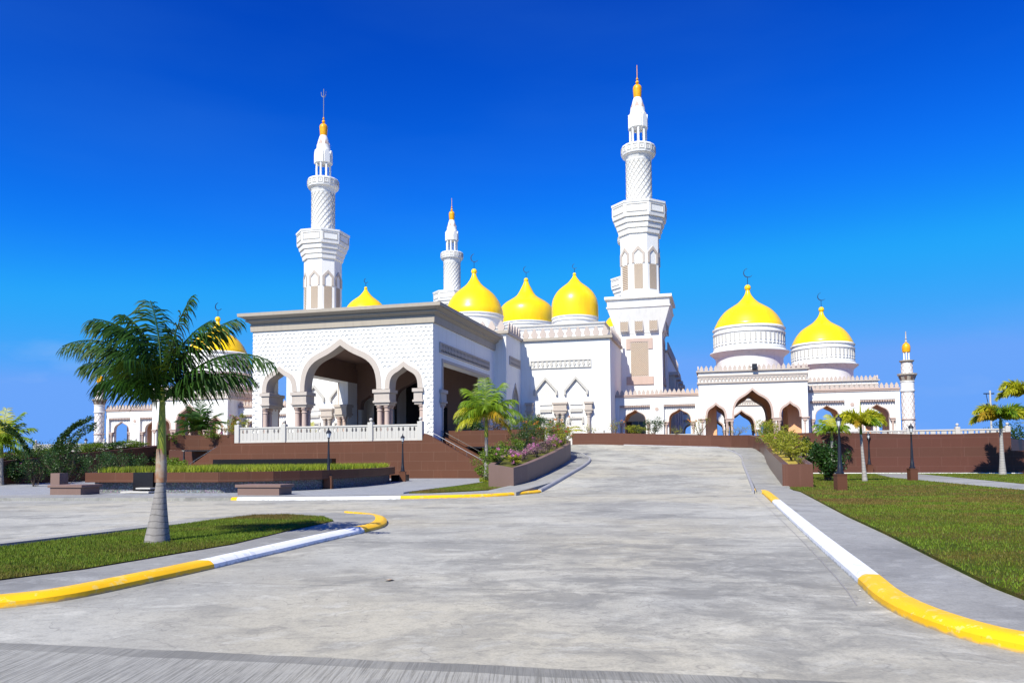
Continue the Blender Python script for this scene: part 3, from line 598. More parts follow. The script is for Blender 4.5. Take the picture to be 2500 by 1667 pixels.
# ================================================================== ARCADES
def arcade(cu,cv,label,group):
    """8.75 m long wing, two recessed keel arches, centre front at (cu,cv)"""
    t=thing('arcade_wing',label,'arcade',(cu,cv,FL),group); L=4.37; z0,zt=FL-.25,7.8
    def M(k=0):
        m=MB(); m.tf=(lambda u,v,z: (cu+u,cv+v,z)) if k==0 else (lambda u,v,z: (cu+u,cv+4.4-v,z)); return m
    rec=[(-3.95,-.70),(.70,3.95)]; ar=[(-2.33,1.12,5.15,6.5),(2.33,1.12,5.15,6.5)]
    for k in (0,1):
        o=[(-L,z0)]
        for a,b in rec: o+=[(a,z0),(a,6.96),(b,6.96),(b,z0)]
        o+=[(L,z0),(L,zt),(-L,zt)]
        M(k).plate([o],0,.36).build('outer_wall',WHITE,t)
        arch_wall(M(k),-L,L,z0,7.5,ar,.36,.70).build('arch_wall',WHITE,t)
        arch_wall(M(k),-L,L,z0,7.5,ar,.70,.76).build('inner_lining',INNER2,t)
        for a,b in rec:
            m=M(k); n=14; o=[]
            for i in range(n): c=a+(b-a)*(i+.5)/n; o+=[(c-.10,6.90),(c-.08,6.80),(c,6.74),(c+.08,6.80),(c+.10,6.90)]
            m.plate([o+[(b-.002,6.958),(a+.002,6.958)]],.05,.355); m.build('scalloped_corbels',TRIM2,t)
        for c,h,zs,za in ar: arch_ring(M(k),c,h+.06,zs,za+.08,h-.02,za-.03,.32,.40).build('arch_trim',TRIM2,t)
        for c in (-3.72,-.94,.94,3.72):
            m=M(k); m.box(c-.27,c+.27,.04,.5,5.03,5.16); m.box(c-.2,c+.2,.10,.45,4.85,5.03); m.build('pier_capital',TRIM2,t)
            m=M(k); column(m,c,.24,FL-.2,4.85,.10,.28); m.build('column',TRIM2,t,smooth=True)
        m=M(k); m.plate([[(-.35,6.15),(.35,6.15),(.35,6.86),(-.35,6.86)]],-.04,0); md=m.build('medallion',WHITE,t)
        m=M(k); m.tf=None; 
        m.plate([[(cu+.20*math.cos(a),6.5+.20*math.sin(a)) for a in [2*math.pi*i/20 for i in range(20)]]],(cv-.07 if k==0 else cv+4.4+.04),(cv-.04 if k==0 else cv+4.4+.07)); m.build('rosette',TRIM2,md)
        m=M(k); m.box(-L,L,-.10,.30,7.80,8.10); m.box(-L,L,-.16,.3,7.95,8.06); m.build('cornice',TRIM2,t)
        vv=cv+.04 if k==0 else cv+4.36; merlons(t,(cu-L+.02,vv),(cu+L-.02,vv),8.10,.45,.50,MERL,1.12,.12)
    MB().box(cu-L,cu+L,cv+.3,cv+4.1,7.5,7.8).build('roof',INNER2,t)
    MB().box(cu-L,cu+L,cv,cv+4.4,FL-.3,FL+.012).build('floor_slab',STONE,t)
    return t
AG='low arcade wings with keel arches'
arc=arcade(15.0,26.4,'low arcade between the hall tower and the right gate pavilion',AG)
c2=copy_thing(arc,'low arcade between the right gate pavilion and the small right minaret',(34.2,26.4,FL))
copy_thing(arc,'low arcade between the prayer hall and the left gate pavilion, seen through the portico',(2*AX-15.0,26.4,FL))
copy_thing(arc,'low arcade between the left gate pavilion and the small left minaret',(2*AX-34.2,26.4,FL))
copy_thing(arc,'rear right arcade wing behind the right gate pavilion',(15.,64.,FL))
m=MB(); m.box(-1.3,1.3,0,.06,0,2.1); t=m.build('shop_window',GLASS,None,'dark glazed window inside the arcade arch nearest the hall tower','window',off=(0,0,0)); X,Y=b2w(12.7,30.0); t.location=(X,Y,3.3)
m=MB(); 
for k in range(5): m.box(-1.35+k*.66,-1.29+k*.66,-.05,0,0,2.1)
for k in range(3): m.box(-1.35,1.35,-.06,0,k*1.03,k*1.03+.06)
m.build('window_frame',STEEL,t)
# ================================================================== SMALL CORNER MINARETS
def ribs(m,cu,cv,r,z0,z1,n,turns,w=.045,d=.035,seg=26,tiltz=None):
    for sg in (1,-1):
        for k in range(n):
            a0=2*math.pi*k/n; prev=None
            for i in range(seg+1):
                t=i/seg; a=a0+sg*turns*2*math.pi*t; z=z0+(z1-z0)*t
                da=w/r; q=[m.P(cu+rr*math.cos(a+x),cv+rr*math.sin(a+x),z) for rr,x in ((r-.01,-da),(r+d,-da*.7),(r+d,da*.7),(r-.01,da))]
                if prev: 
                    for j in range(3): m.face(prev[j],prev[j+1],q[j+1],q[j])
                prev=q
def small_minaret(cu,cv,label):
    t=thing('small_minaret',label,'minaret',(cu,cv,FL),'small corner minarets')
    MB().lathe([(.56,2.4),(.56,7.7)],cu,cv,28).build('lower_shaft',WHITE,t,smooth=True)
    m=MB(); ribs(m,cu,cv,.56,2.5,4.85,9,.42,.024,.02); ribs(m,cu,cv,.56,5.0,7.6,9,.42,.024,.02); m.build('trellis_ribs',TRIM2,t)
    MB().lathe([(.62,4.85),(.64,4.9),(.62,4.98)],cu,cv,28).build('band',TRIM2,t)
    MB().lathe([(.63,7.6),(.66,7.7),(.66,7.74),(.61,7.78),(.61,8.5),(.66,8.55),(.66,8.62)],cu,cv,28).build('neck',WHITE,t,smooth=True)
    MB().lathe([(.60,8.6),(.80,9.15),(.90,9.2),(.92,9.34),(.85,9.36),(.5,9.38)],cu,cv,12).build('balcony_cup',CORN,t)
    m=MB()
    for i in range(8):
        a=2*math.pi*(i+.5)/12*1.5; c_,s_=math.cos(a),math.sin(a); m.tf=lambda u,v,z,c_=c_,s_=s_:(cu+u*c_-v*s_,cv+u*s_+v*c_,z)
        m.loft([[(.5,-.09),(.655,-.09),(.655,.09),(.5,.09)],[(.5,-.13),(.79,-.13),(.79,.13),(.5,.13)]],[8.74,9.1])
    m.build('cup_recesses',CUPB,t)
    MB().lathe([(.50,9.3),(.50,10.5)],cu,cv,28).build('upper_shaft',WHITE,t,smooth=True)
    m=MB(); ribs(m,cu,cv,.50,9.38,10.45,9,.22,.022,.02); m.build('trellis_ribs',TRIM2,t)
    MB().lathe([(.5,10.44),(.66,10.55),(.68,10.64),(.5,10.68),(.3,10.7)],cu,cv,20).build('upper_ledge',CORN,t)
    for i in range(6):
        a=2*math.pi*i/6+.3; MB().lathe([(.07,10.66),(.07,11.5)],cu+.25*math.cos(a),cv+.25*math.sin(a),8).build('lantern_column',WHITE,t)
    MB().lathe([(.30,11.44),(.36,11.48),(.37,11.6),(.385,11.8),(.38,12.0),(.33,12.18),(.24,12.3),(.12,12.38),(.05,12.42)],cu,cv,24).build('bulb_dome',YBULB,t,smooth=True)
    m=MB(); m.ball((cu,cv,12.5),.12); m.lathe([(.05,12.4),(.05,12.75),(.10,12.8),(.05,12.86),(.045,13.4),(.06,13.45),(.01,13.5)],cu,cv,8); m.build('finial',TRIM,t,smooth=True)
    return t
sm=small_minaret(39.2,26.,'small white lattice minaret at the right end of the right arcade')
copy_thing(sm,'small white lattice minaret at the far left end of the left arcade',(2*AX-39.2,26.,FL))
# ================================================================== TALL MINARETS
def octo(A,cu,cv,f=.46):
    a,b=A,A*f; return [(cu+x,cv+y) for x,y in ((b,-a),(a,-b),(a,b),(b,a),(-b,a),(-a,b),(-a,-b),(-b,-a))]
def minaret(cu,cv,label):
    t=thing('tall_minaret',label,'minaret',(cu,cv,FL),'tall minarets of the hall')
    hb=2.55; sq=lambda h:[(cu-h,cv-h),(cu+h,cv-h),(cu+h,cv+h),(cu-h,cv+h)]
    MB().loft([sq(hb),sq(hb)],[2.4,15.6]).build('tower_base',WHITE,t)
    MB().loft([sq(hb+.06),sq(hb+.06),sq(3.5),sq(3.6),sq(3.6),sq(3.5),sq(3.5),sq(3.78),sq(3.78),sq(3.0)],[15.55,15.66,18.3,18.36,18.5,18.5,19.3,19.36,19.66,19.7]).build('flared_head',WHITE,t)
    for side in range(4):
        a=side*math.pi/2
        def tf(u,v,z,a=a): return cu+u*math.cos(a)-v*math.sin(a), cv+u*math.sin(a)+v*math.cos(a), z
        for c in (-1.65,0,1.65):
            m=MB(); m.tf=tf; m.box(c-.47,c+.47,-hb-.42,-hb+.3,15.74,17.45); m.build('window_box',WHITE,t)
            m=MB(); m.tf=tf; m.box(c-.41,c+.41,-hb-.46,-hb-.42,15.82,17.38); m.build('window_screen',LATT,t)
            m=MB(); m.tf=tf; m.box(c-.47,c+.47,-hb-.50,-hb-.42,15.74,15.82); m.box(c-.47,c-.41,-hb-.49,-hb-.42,15.82,17.45); m.box(c+.41,c+.47,-hb-.49,-hb-.42,15.82,17.45); m.build('window_frame',TRIM,t)
        m=MB(); m.tf=tf; m.plate([[(-1.5,13.72),(-1.02,13.72),(-1.02,14.55),(1.02,14.55),(1.02,13.72),(1.5,13.72),(1.5,14.95),(-1.5,14.95)]],-hb-.10,-hb); m.build('window_head',TRIM2,t)
        m=MB(); m.tf=tf; m.box(-1.5,1.55,-hb-.14,-hb,9.68,10.58); m.build('window_sill',TRIM2,t)
        m=MB(); m.tf=tf; m.box(-1.02,1.02,-hb-.05,-hb,10.58,14.55); m.build('window_surround',TRIM,t)
        m=MB(); m.tf=tf; m.box(-.94,.94,-hb-.08,-hb-.05,10.7,14.45); m.build('window_screen',LATT,t)
    A=2.18
    MB().loft([octo(A,cu,cv)]*2,[19.66,27.2]).build('octagonal_shaft',WHITE,t)
    for i in range(8):
        P=octo(A,cu,cv); p,q=P[i],P[(i+1)%8]; mx,my=(p[0]+q[0])/2,(p[1]+q[1])/2; dx,dy=q[0]-p[0],q[1]-p[1]; l=math.hypot(dx,dy); dx/=l; dy/=l; nx,ny=dy,-dx
        if (mx-cu)*nx+(my-cv)*ny<0: nx,ny=-nx,-ny
        def tf(u,v,z): return mx+dx*u+nx*v, my+dy*u+ny*v, z
        m=MB(); m.tf=tf; m.plate([[(0,25.75),(.74,24.95),(.74,23.75),(.46,23.75),(.46,24.85),(0,25.32),(-.46,24.85),(-.46,23.75),(-.74,23.75),(-.74,24.95)]],0,.10); m.build('niche_hood',TRIM,t)
        m=MB(); m.tf=tf; m.box(-.50,.50,0,.03,20.75,23.65); m.build('niche_screen',LATT,t)
    st_=[(27.2,A),(27.25,2.35),(27.75,2.42),(27.8,2.32),(27.85,2.52),(28.35,2.62),(28.4,2.52),(28.45,2.74),(28.95,2.84),(29.0,2.74),(29.05,2.98),(29.35,3.03),(30.6,3.05),(30.62,3.12),(30.85,3.14),(30.87,2.6)]
    MB().loft([octo(a,cu,cv) for z,a in st_],[z for z,a in st_]).build('lower_balcony',WHITE,t)
    for i in range(8):
        P=octo(3.04,cu,cv); p,q=P[i],P[(i+1)%8]; mx,my=(p[0]+q[0])/2,(p[1]+q[1])/2; dx,dy=q[0]-p[0],q[1]-p[1]; l=math.hypot(dx,dy); dx/=l; dy/=l; nx,ny=dy,-dx
        if (mx-cu)*nx+(my-cv)*ny<0: nx,ny=-nx,-ny
        def tf(u,v,z): return mx+dx*u+nx*v, my+dy*u+ny*v, z
        h=l/2-.2; m=MB(); m.tf=tf; m.plate([[(-h,29.5),(h,29.5),(h,30.45),(-h,30.45)],[(-h+.1,29.6),(-h+.1,30.35),(h-.1,30.35),(h-.1,29.6)]],0,.06); m.build('balcony_panel',STONE,t)
    MB().lathe([(1.50,30.8),(1.50,31.2),(1.47,31.25),(1.47,36.2),(1.53,36.3)],cu,cv,40).build('upper_shaft',WHITE,t,smooth=True)
    m=MB(); ribs(m,cu,cv,1.47,31.25,36.2,17,.36,.06,.05,34); m.build('trellis_ribs',STONE,t)
    MB().lathe([(1.5,36.2),(1.55,36.45),(1.72,36.8),(1.9,36.92),(1.98,37.0),(1.98,37.1),(2.02,37.14),(2.02,38.0),(1.95,38.1),(1.5,38.12)],cu,cv,16,.1).build('upper_balcony',WHITE,t)
    m=MB()
    for i in range(16):
        a=2*math.pi*(i+.5)/16+.1; c_,s_=math.cos(a),math.sin(a); m.tf=lambda u,v,z,c_=c_,s_=s_:(cu+u*c_-v*s_,cv+u*s_+v*c_,z)
        m.plate([[(-.31,37.25),(.31,37.25),(.31,37.9),(-.31,37.9)],[(-.22,37.34),(-.22,37.81),(.22,37.81),(.22,37.34)]],1.96,2.03,'vz'); m.box(1.96,2.02,-.10,.10,37.5,37.66)
    m.build('balcony_panel',STONE,t)
    for i in range(8):
        a=2*math.pi*i/8+.15; MB().lathe([(.14,38.1),(.125,38.2),(.125,40.7)],cu+.92*math.cos(a),cv+.92*math.sin(a),10).build('lantern_column',WHITE,t,smooth=True)
    m=MB()
    for i in range(8):
        a=2*math.pi*i/8+.15; m.tf=lambda u,v,z,a=a:(cu+u*math.cos(a)-v*math.sin(a),cv+u*math.sin(a)+v*math.cos(a),z)
        m.plate([[(-.37,40.3),(-.37,41.4),(-.30,41.75),(-.12,42.0),(.12,42.0),(.30,41.75),(.37,41.4),(.37,40.3)]],.86,1.13,'vz')
    m.build('lantern_canopy',WHITE,t)
    MB().lathe([(.84,40.5),(.86,41.6),(.98,41.9),(1.0,42.05),(.92,42.2),(.88,42.3),(.86,42.75),(.78,42.8),(.74,43.0),(.66,43.4),(.55,43.8),(.46,44.05)],cu,cv,28).build('lantern_cone',WHITE,t,smooth=True)
    m=MB()
    for i in range(6):
        a=2*math.pi*i/6+.5+math.pi; m.tf=lambda u,v,z,a=a:(cu+u*math.cos(a)-v*math.sin(a)+0,cv+u*math.sin(a)+v*math.cos(a),z)
        m.loft([[(.5,-.27),(.80,-.27),(.80,.27),(.5,.27)],[(.45,-.2),(.74,-.2),(.74,.2),(.45,.2)],[(.4,-.02),(.64,-.02),(.64,.02),(.4,.02)]],[42.82,43.1,43.5])
    m.build('cone_niche',TRIM2,t)
    m=MB(); m.lathe([(.44,44.02),(.45,44.1),(.49,44.6),(.52,45.0),(.53,45.2),(.49,45.42),(.36,45.6),(.18,45.72),(.08,45.78)],cu,cv,20); m.build('bulb_dome',YBULB,t,smooth=True)
    m=MB(); m.ball((cu,cv,45.98),.21); m.ball((cu,cv,46.38),.14); m.lathe([(.06,45.7),(.06,46.6),(.045,46.6),(.035,48.0),(.02,48.1)],cu,cv,8); m.build('finial',YBULB,t,smooth=True)
    return t
mn=minaret(12.72,34.73,'tallest-looking white minaret rising from the square tower right of the domes')
ml=copy_thing(mn,'white minaret rising behind the portico roof on the left, with a lightning fork',(2*AX-12.72-.05,34.73,FL))
X,Y,Z=DY(1103,527.5,136.7); q=w2b(X,Y)
mr=copy_thing(mn,'distant white minaret half hidden behind the front yellow dome',(q[0],q[1],FL))
X,Y,Z=DY(1539,680,127.4); q=w2b(X,Y)
copy_thing(mn,'fourth minaret almost wholly hidden behind the tallest right minaret',(q[0],q[1],FL))
# tall lightning fork on the left minaret
m=MB(); m.tf=None; a=(2*AX-12.77,34.73)
m.tube([(a[0],a[1],46.4),(a[0],a[1],50.4)],.05); m.tube([(a[0]-.35,a[1],50.0),(a[0]-.3,a[1],49.5),(a[0],a[1],49.25),(a[0]+.3,a[1],49.5),(a[0]+.35,a[1],50.0)],.05)
q_=m.build('lightning_rod',STEEL,None,off=(a[0],a[1],FL)); q_.parent=ml; q_.location=(0,0,0); q_.rotation_euler=(0,0,0)
# ================================================================== GROUND, DRIVE, PATHS
def sheet(name,pts,z,m,kind='structure',frame='W',thick=0.,label=None,cat=None,hf=None):
    mb=MB()
    if thick: mb.plate([pts],z-thick,z,'uv')
    else:
        tri=tessellate_polygon([[Vector((p[0],p[1],0)) for p in pts]]); I=[mb.P(p[0],p[1],z) for p in pts]
        for t in tri: mb.face(*[I[k] for k in t])
    o=mb.build(name,m,None,label,cat,kind=kind,off=(0,0,0),rot=False)
    if frame=='B': o.location=(OX,OY,0); o.rotation_euler.z=-PHI
    if not thick:
        for p in o.data.polygons:
            if p.normal.z<0: p.flip()
    return o
def g0(l,z=0.): return [G(x,y,z) for x,y in l]
sheet('ground',[(-2500,-200),(2500,-200),(2500,5000),(-2500,5000)],-.03,GROUND)
sheet('road',[(-70,-8),(45,-8),(45,36),(15,41),(-70,41)],0.,ROAD)
# ramp surface, in building axes
mb=MB(); us=[8.5+.6*i for i in range(28)]; vs=[-22+.8*i for i in range(48)]
us[-1]=24.6
I=[[mb.P(u,v,H(u,v)+.004) for v in vs] for u in us]
for i in range(len(us)-1):
    for j in range(len(vs)-1):
        if vs[j]<-18.9 and us[i]<12.3 and vs[j]>-22.5 or (us[i]<10.2 and vs[j]<.2): continue
        mb.face(I[i][j],I[i+1][j],I[i+1][j+1],I[i][j+1])
u2=[-.0+.86*i for i in range(11)]; I=[[mb.P(u,v,H(u,v)+.003) for v in [2.0+1.3*k for k in range(11)]] for u in u2]
for i in range(10):
    for j in range(10): mb.face(I[i][j],I[i+1][j],I[i+1][j+1],I[i][j+1])
rp=mb.build('ramp_road',ROAD,None,kind='structure',off=(0,0,0),smooth=True)
# ---- kerb sweeps: half-round profile from road edge (bottom) to path edge (top)
def resamp(P,step):
    out=[P[0]]; 
    for a,b in zip(P,P[1:]):
        n=max(1,int(math.dist(a[:2],b[:2])/step))
        for k in range(1,n+1): out.append(tuple(a[i]+(b[i]-a[i])*k/n for i in range(len(a))))
    return out
def smoothp(P,it=2):
    for _ in range(it):
        Q=[P[0]]
        for a,b in zip(P,P[1:]): Q+= [tuple(a[i]*.75+b[i]*.25 for i in range(len(a))),tuple(a[i]*.25+b[i]*.75 for i in range(len(a)))]
        P=Q+[P[-1]]
    return P
def kerb(name,path,side,w,h,segs,label,frame='W',zf=None,group='painted road kerbs',taper=1.5):
    """segs: list of (fraction_end, material); path is the road edge; side=+1 kerb lies left of the path direction"""
    P=smoothp(path); D=[0]
    for a,b in zip(P,P[1:]): D.append(D[-1]+math.dist(a,b))
    def fr(pt):
        if not isinstance(pt,tuple): return pt
        i=min(range(len(P)),key=lambda i: math.dist(P[i][:2],pt)); return D[i]/D[-1]
    segs=[(fr(a),b) for a,b in segs]
    mb=MB(); mats=[]; prev=None; rings=[]
    prof=[(0,-.03),(.015*w/.3,h*.55),(.12*w/.3*.6,h*.90),(w*.38,h*1.0),(w*.8,h*1.0),(w,h*.98),(w,-.05)]
    k=0
    for i,p in enumerate(P):
        a=P[max(i-1,0)]; b=P[min(i+1,len(P)-1)]; dx,dy=b[0]-a[0],b[1]-a[1]; l=math.hypot(dx,dy)+1e-9; nx,ny=-dy/l*side,dx/l*side
        z=zf(*p) if zf else 0.; tk=1. if D[i]/D[-1]<taper else max(.12,1-(D[i]/D[-1]-taper)/(1-taper))
        ring=[mb.P(p[0]+nx*q*(.35+.65*tk),p[1]+ny*q*(.35+.65*tk),z+r*(.45+.55*tk if r>0 else 1)) for q,r in prof]
        if prev:
            f=(D[i]+D[i-1])/2/D[-1]
            idx=next(j for j,(e,_) in enumerate(segs) if f<=e+1e-6); m_=segs[idx][1]
            if m_ not in mats: mats.append(m_)
            mb.cur=mats.index(m_)
            for q in range(len(prof)-1): mb.face(prev[q],prev[q+1],ring[q+1],ring[q])
        else: mb.face(*ring)
        prev=ring
    mb.face(*prev[::-1])
    o=mb.build(name,mats,None,label,'kerb',group,off=(0,0,0),rot=(frame=='B'),smooth=True)
    return o
# island on the left
kp=[(-7.2,7.9)]+g0([(0,1487),(160,1468),(320,1434),(520,1389),(596,1370),(691,1347.7),(787,1323.8),(886,1301.5),(937,1288.7),(948,1277.5),(941.6,1268),(905,1258),(850,1252)])
kerb('painted_kerb',kp,1,.30,.125,[(G(520,1389),KY),(G(886,1301.5),KW),(1,KY)],'yellow and white kerb curving round the tip of the left palm island',group='painted road kerbs',taper=.80)
ip=[(-7.0,8.3)]+[(p[0]-.22,p[1]+.12) for p in kp[1:-3]]
back=[(-5.3,21.75),(-6.09,22.02),(-7.43,21.87),(-8.57,20.12),(-9.04,18.36),(-9.81,15.52),(-10.5,13.2),(-12,8.5)]
sheet('island_path',ip+[(-3.72,19.9),(-4.2,21.0)]+back,.118,WALK,thick=.2)
lawnA=g0([(815,1272),(760,1284),(700,1296.6),(566,1329),(387,1359),(208,1389),(0,1416)],.12)+[(-8.1,8.3),(-10.6,9.3)]+g0([(0,1337),(354,1293),(414,1285),(520,1270),(620,1258),(700,1256),(790,1262)],.12)
sheet('lawn_soil',lawnA,.135,LAWN)
gap_shadow=g0([(0,1339),(354,1294.5),(414,1286)],.12)+g0([(560,1262),(560,1265),(414,1281),(354,1287),(0,1327)],.12)
sheet('lawn_gap_shadow',[(-10.6,9.3)]+gap_shadow+[(-10.9,9.5)],.1225,DARK)  # flat dark strip: shadow of the gap behind the lawn, painted as colour
ls=g0([(86,1311.5),(351,1280),(477,1265)],.12)
sheet('path_edge_line',[(x-.02,y) for x,y in ls]+[(x+.015,y+.07) for x,y in ls[::-1]],.1225,KW)
# right side
kr=g0([(1833.5,1199),(1858,1203.6),(1868,1211.6),(1928.6,1272),(2002,1342),(2094,1425),(2132.7,1466.7),(2196,1505),(2292,1543),(2388,1572),(2500,1596)])+[(4.35,5.85),(5.3,4.8)]
kerb('painted_kerb',kr,1,.26,.13,[(G(1882,1225),KY),(G(2094,1425),KW),(1,KY)],'white then yellow kerb sweeping out of the lower right corner',group='painted road kerbs')
le=g0([(1909,1189),(1954,1199),(2069,1259),(2164.5,1302.5),(2292,1366),(2419.6,1428),(2500,1458.7)],.15)
sheet('right_walkway',[(x+.22,y) for x,y in kr[:-2]]+[(4.5,5.9),(5.5,4.9),(9,3.5)]+[(5.9,7.6)]+le[::-1]+[(11.75,36.5),(10.3,36.2)],.125,WALK,thick=.2)
rl=le+[(6.3,6.5),(14,2),(60,2),(60,34)]
pathR=[(27.9,55.4),(25.0,55.4),(22.2,47.0),(19.4,30.1),(16.5,18),(19.5,17),(22.9,35.6)]
rl=[(11.75,36.2)]+le+[(6.0,7.0),(9.5,3.5),(60,3.5),(60,44),(27,57.5),(19,59.5),(14,42)]
sheet('lawn_soil',rl,.17,LAWN,thick=.2)
sheet('garden_path',pathR+[],.176,WALK)
m=MB(); a,b=b2w(26.5,6.72),b2w(41.5,4.6)
m.plate([[(a[0],a[1]),(b[0],b[1]),(b[0]-.06,b[1]-.35),(a[0]-.06,a[1]-.35)]],.1,.22,'uv'); m.build('wall_foot_kerb',KW,None,kind='structure',off=(0,0,0),rot=False)
# gutter joint beside the right kerb
gp=g0([(1845,1212),(1900,1262),(1990,1352),(2060,1430),(2092,1478)]); gp=smoothp(gp,1)
m=MB(); I=[(m.P(x-.008,y,.004),m.P(x+.008,y,.004)) for x,y in gp]
for p,q in zip(I,I[1:]): m.face(p[0],p[1],q[1],q[0])
m.build('gutter_joint',KG,None,kind='structure',off=(0,0,0),rot=False)
# far side of the near road: plaza, kerb, walk
kf=g0([(563,1222),(800,1220.5),(961,1219),(1100,1216),(1200,1213),(1262,1209),(1300,1205)])+[b2w(13.4,-22.2),b2w(13.45,-21.6)]
kerb('painted_kerb',kf,1,.28,.13,[(G(592,1221.5),KY),(G(961,1219),KW),(1,KY)],'white then yellow kerb on the far side of the road',group='painted road kerbs')
kerb('bare_kerb',[(13.45,-21.7),(13.4,-18.4),(13.25,-14),(13.1,-8.4),(12.85,-4),(12.35,-.9),(11.6,1.6),(10.6,3.4),(9.2,4.6)],1,.18,.15,[(1,KG)],'bare grey kerb climbing the left side of the ramp','B',H,group='ramp kerbs')
kerb('bare_kerb',[(22.5,-22.2),(22.6,-20.7),(22.65,-14.8),(22.7,-7.2),(22.75,.5),(22.9,4.5),(22.2,8.2),(20.4,11.3),(17.5,12.8),(13,13.4)],-1,.12,.10,[(1,KG)],'low grey kerb climbing the right side of the ramp','B',H,group='ramp kerbs')
plaza=[(-60,34.2),(-23.1,34.1),(-20.6,34.3),(-12,31.6),(-11.4,31.2),(-7.96,31.1),(-5.4,31.3),(-3.1,32.1),(-.6,34),(.9,36.6)]+[b2w(12.9,-19),b2w(10,-14),b2w(9,2),b2w(-24,2),b2w(-40,2)]
sheet('plaza',plaza,.09,PAVE,thick=.2)
m=MB(); sw=[(-60,31.9),(-21.9,32.2),(-11.67,30.7)]
sheet('far_walkway',[(-60,32.0),(-22,32.3),(-13.6,30.9),(-11.7,30.75),(-7.9,30.75),(-5.2,30.65),(-3.3,31.1),(-1.4,31.85),(-.3,33.1),(-.9,34.2),(-3.1,33.0),(-5.4,32.1),(-8,31.8),(-11.9,32.2),(-20.6,34.6),(-60,34.4)],.122,WALK,thick=.2)
tl=g0([(998,1202.6),(1050,1195.8),(1120,1187),(1181,1178),(1240,1186),(1252,1189),(1228,1193),(1152,1197.5),(1050,1202)],.12)
sheet('lawn_soil',tl,.142,LAWN,thick=.2)
m=MB(); e=g0([(985,1203.5),(998,1201.6),(1050,1194.8),(1120,1186),(1181,1177)],.12); I=[(m.P(x,y,.16),m.P(x-.08,y+.1,.16),m.P(x,y,.05)) for x,y in e]
for p,q in zip(I,I[1:]): m.face(p[0],q[0],q[1],p[1]); m.face(p[0],p[2],q[2],q[0])
m.build('lawn_edging',KG,None,kind='structure',off=(0,0,0),rot=False)
# ramp side walks
def strip(name,L_,R_,dz,mt,th=.16):
    n=len(L_); mb=MB(); A=[];
    for (a,b) in zip(L_,R_):
        za=H(*a)+dz; zb=H(*b)+dz; A.append((mb.P(a[0],a[1],za),mb.P(b[0],b[1],zb),mb.P(a[0],a[1],za-th),mb.P(b[0],b[1],zb-th)))
    for p,q in zip(A,A[1:]): mb.face(p[0],p[1],q[1],q[0]); mb.face(p[0],q[0],q[2],p[2]); mb.face(p[1],p[3],q[3],q[1])
    mb.face(A[0][0],A[0][2],A[0][3],A[0][1])
    return mb.build(name,mt,None,kind='structure',off=(0,0,0))
strip('ramp_walk',resamp([(11.2,-22.6),(11.9,-18.6),(11.9,-15.4),(11.7,-11.1),(11.5,-6.6),(10.8,-1.2),(9.8,.8),(9,2.0)],9),resamp([(12.9,-24.2),(13.25,-18.4),(13.12,-14),(12.98,-8.4),(12.7,-4),(12.25,-1.0),(11.3,1.8),(10.2,3.2)],9),.145,WALK)
strip('ramp_walk',[(22.75,-22.0),(22.78,-14.8),(22.8,-7.2),(22.85,.5),(22.95,4.6),(22.3,8.4),(20.5,11.45),(17.5,12.95),(13,13.5)],[(24.2,-22.4),(24.3,-14.8),(24.4,-7.2),(24.5,.5),(24.6,6),(24.0,9.8),(22.2,13.3),(18,15.1),(13,15.1)],.095,WALK)
# ------------------------------------------------------------------ terraces
def blk(name,poly,z0,z1,m,parent=None,**k): mb=MB(); mb.plate([poly],z0,z1,'uv'); return mb.build(name,m,parent,off=ORG.get(parent.name) if parent else (0,0,0),**k)
blk('terrace',[(-60,15.3),(.2,15.3),(24.6,15.3),(25.5,7.4),(40.9,5.5),(47.5,20),(47.5,80),(-64,80)],-.1,FL-.02,BROWNR,kind='structure')
tw=thing('terrace_wall','brown granite front wall under the portico balustrade, sloping at both stair ends','retaining wall',(AX,-1.9,0))
m=MB(); m.plate([[(-20.37,.05),(4.6,.05),(4.6,.98),(.25,3.33),(-.0,3.42),(-.12,2.92),(-16.1,2.9),(-16.1,3.6),(-16.2,3.55),(-20.37,.95)]],-1.95,-1.45); m.build('front_face',BROWN,tw)
MB().box(-16.1,.2,-1.5,2.2,0,2.85).build('terrace_block',BROWN,tw)
# two stairs flanking the terrace
for mir,lab in ((False,'right granite stair climbing to the portico beside the front planter'),(True,'left granite stair climbing to the portico terrace')):
    s_=thing('granite_stair',lab,'stairs',((2.4 if not mir else 2*AX-2.4),.2,0),'stairs beside the portico')
    m=MB(); m.mir=mir; n=16
    o=[(4.4,.05)]
    for i in range(n): x=4.4-4.2*i/n; z=.09+(2.78)*(i+1)/n; o+=[(x,z),(x-4.2/n,z)]
    o+=[(.2,.05)]; m.plate([o],-1.44,1.5); m.build('steps',BROWNR,s_)
    m=MB(); m.mir=mir; m.plate([[(4.7,.05),(4.7,.95),(.2,3.3),(.2,.05)]],1.5,1.9); m.build('cheek_wall',BROWN,s_)
    for v in (-1.68,1.62):
        m=MB(); m.mir=mir; m.tube([(-.15,v,3.72),(.2,v,3.66),(4.2,v,1.52),(4.55,v,1.32),(4.55,v,.1)],.020)
        for k in range(5): x=.4+k*.95; zz=3.55-(x-.4)*.525; m.tube([(x,v,zz-.45),(x,v,zz)],.015)
        m.build('handrail',STEEL if v<0 else LAMPB,s_,smooth=True)
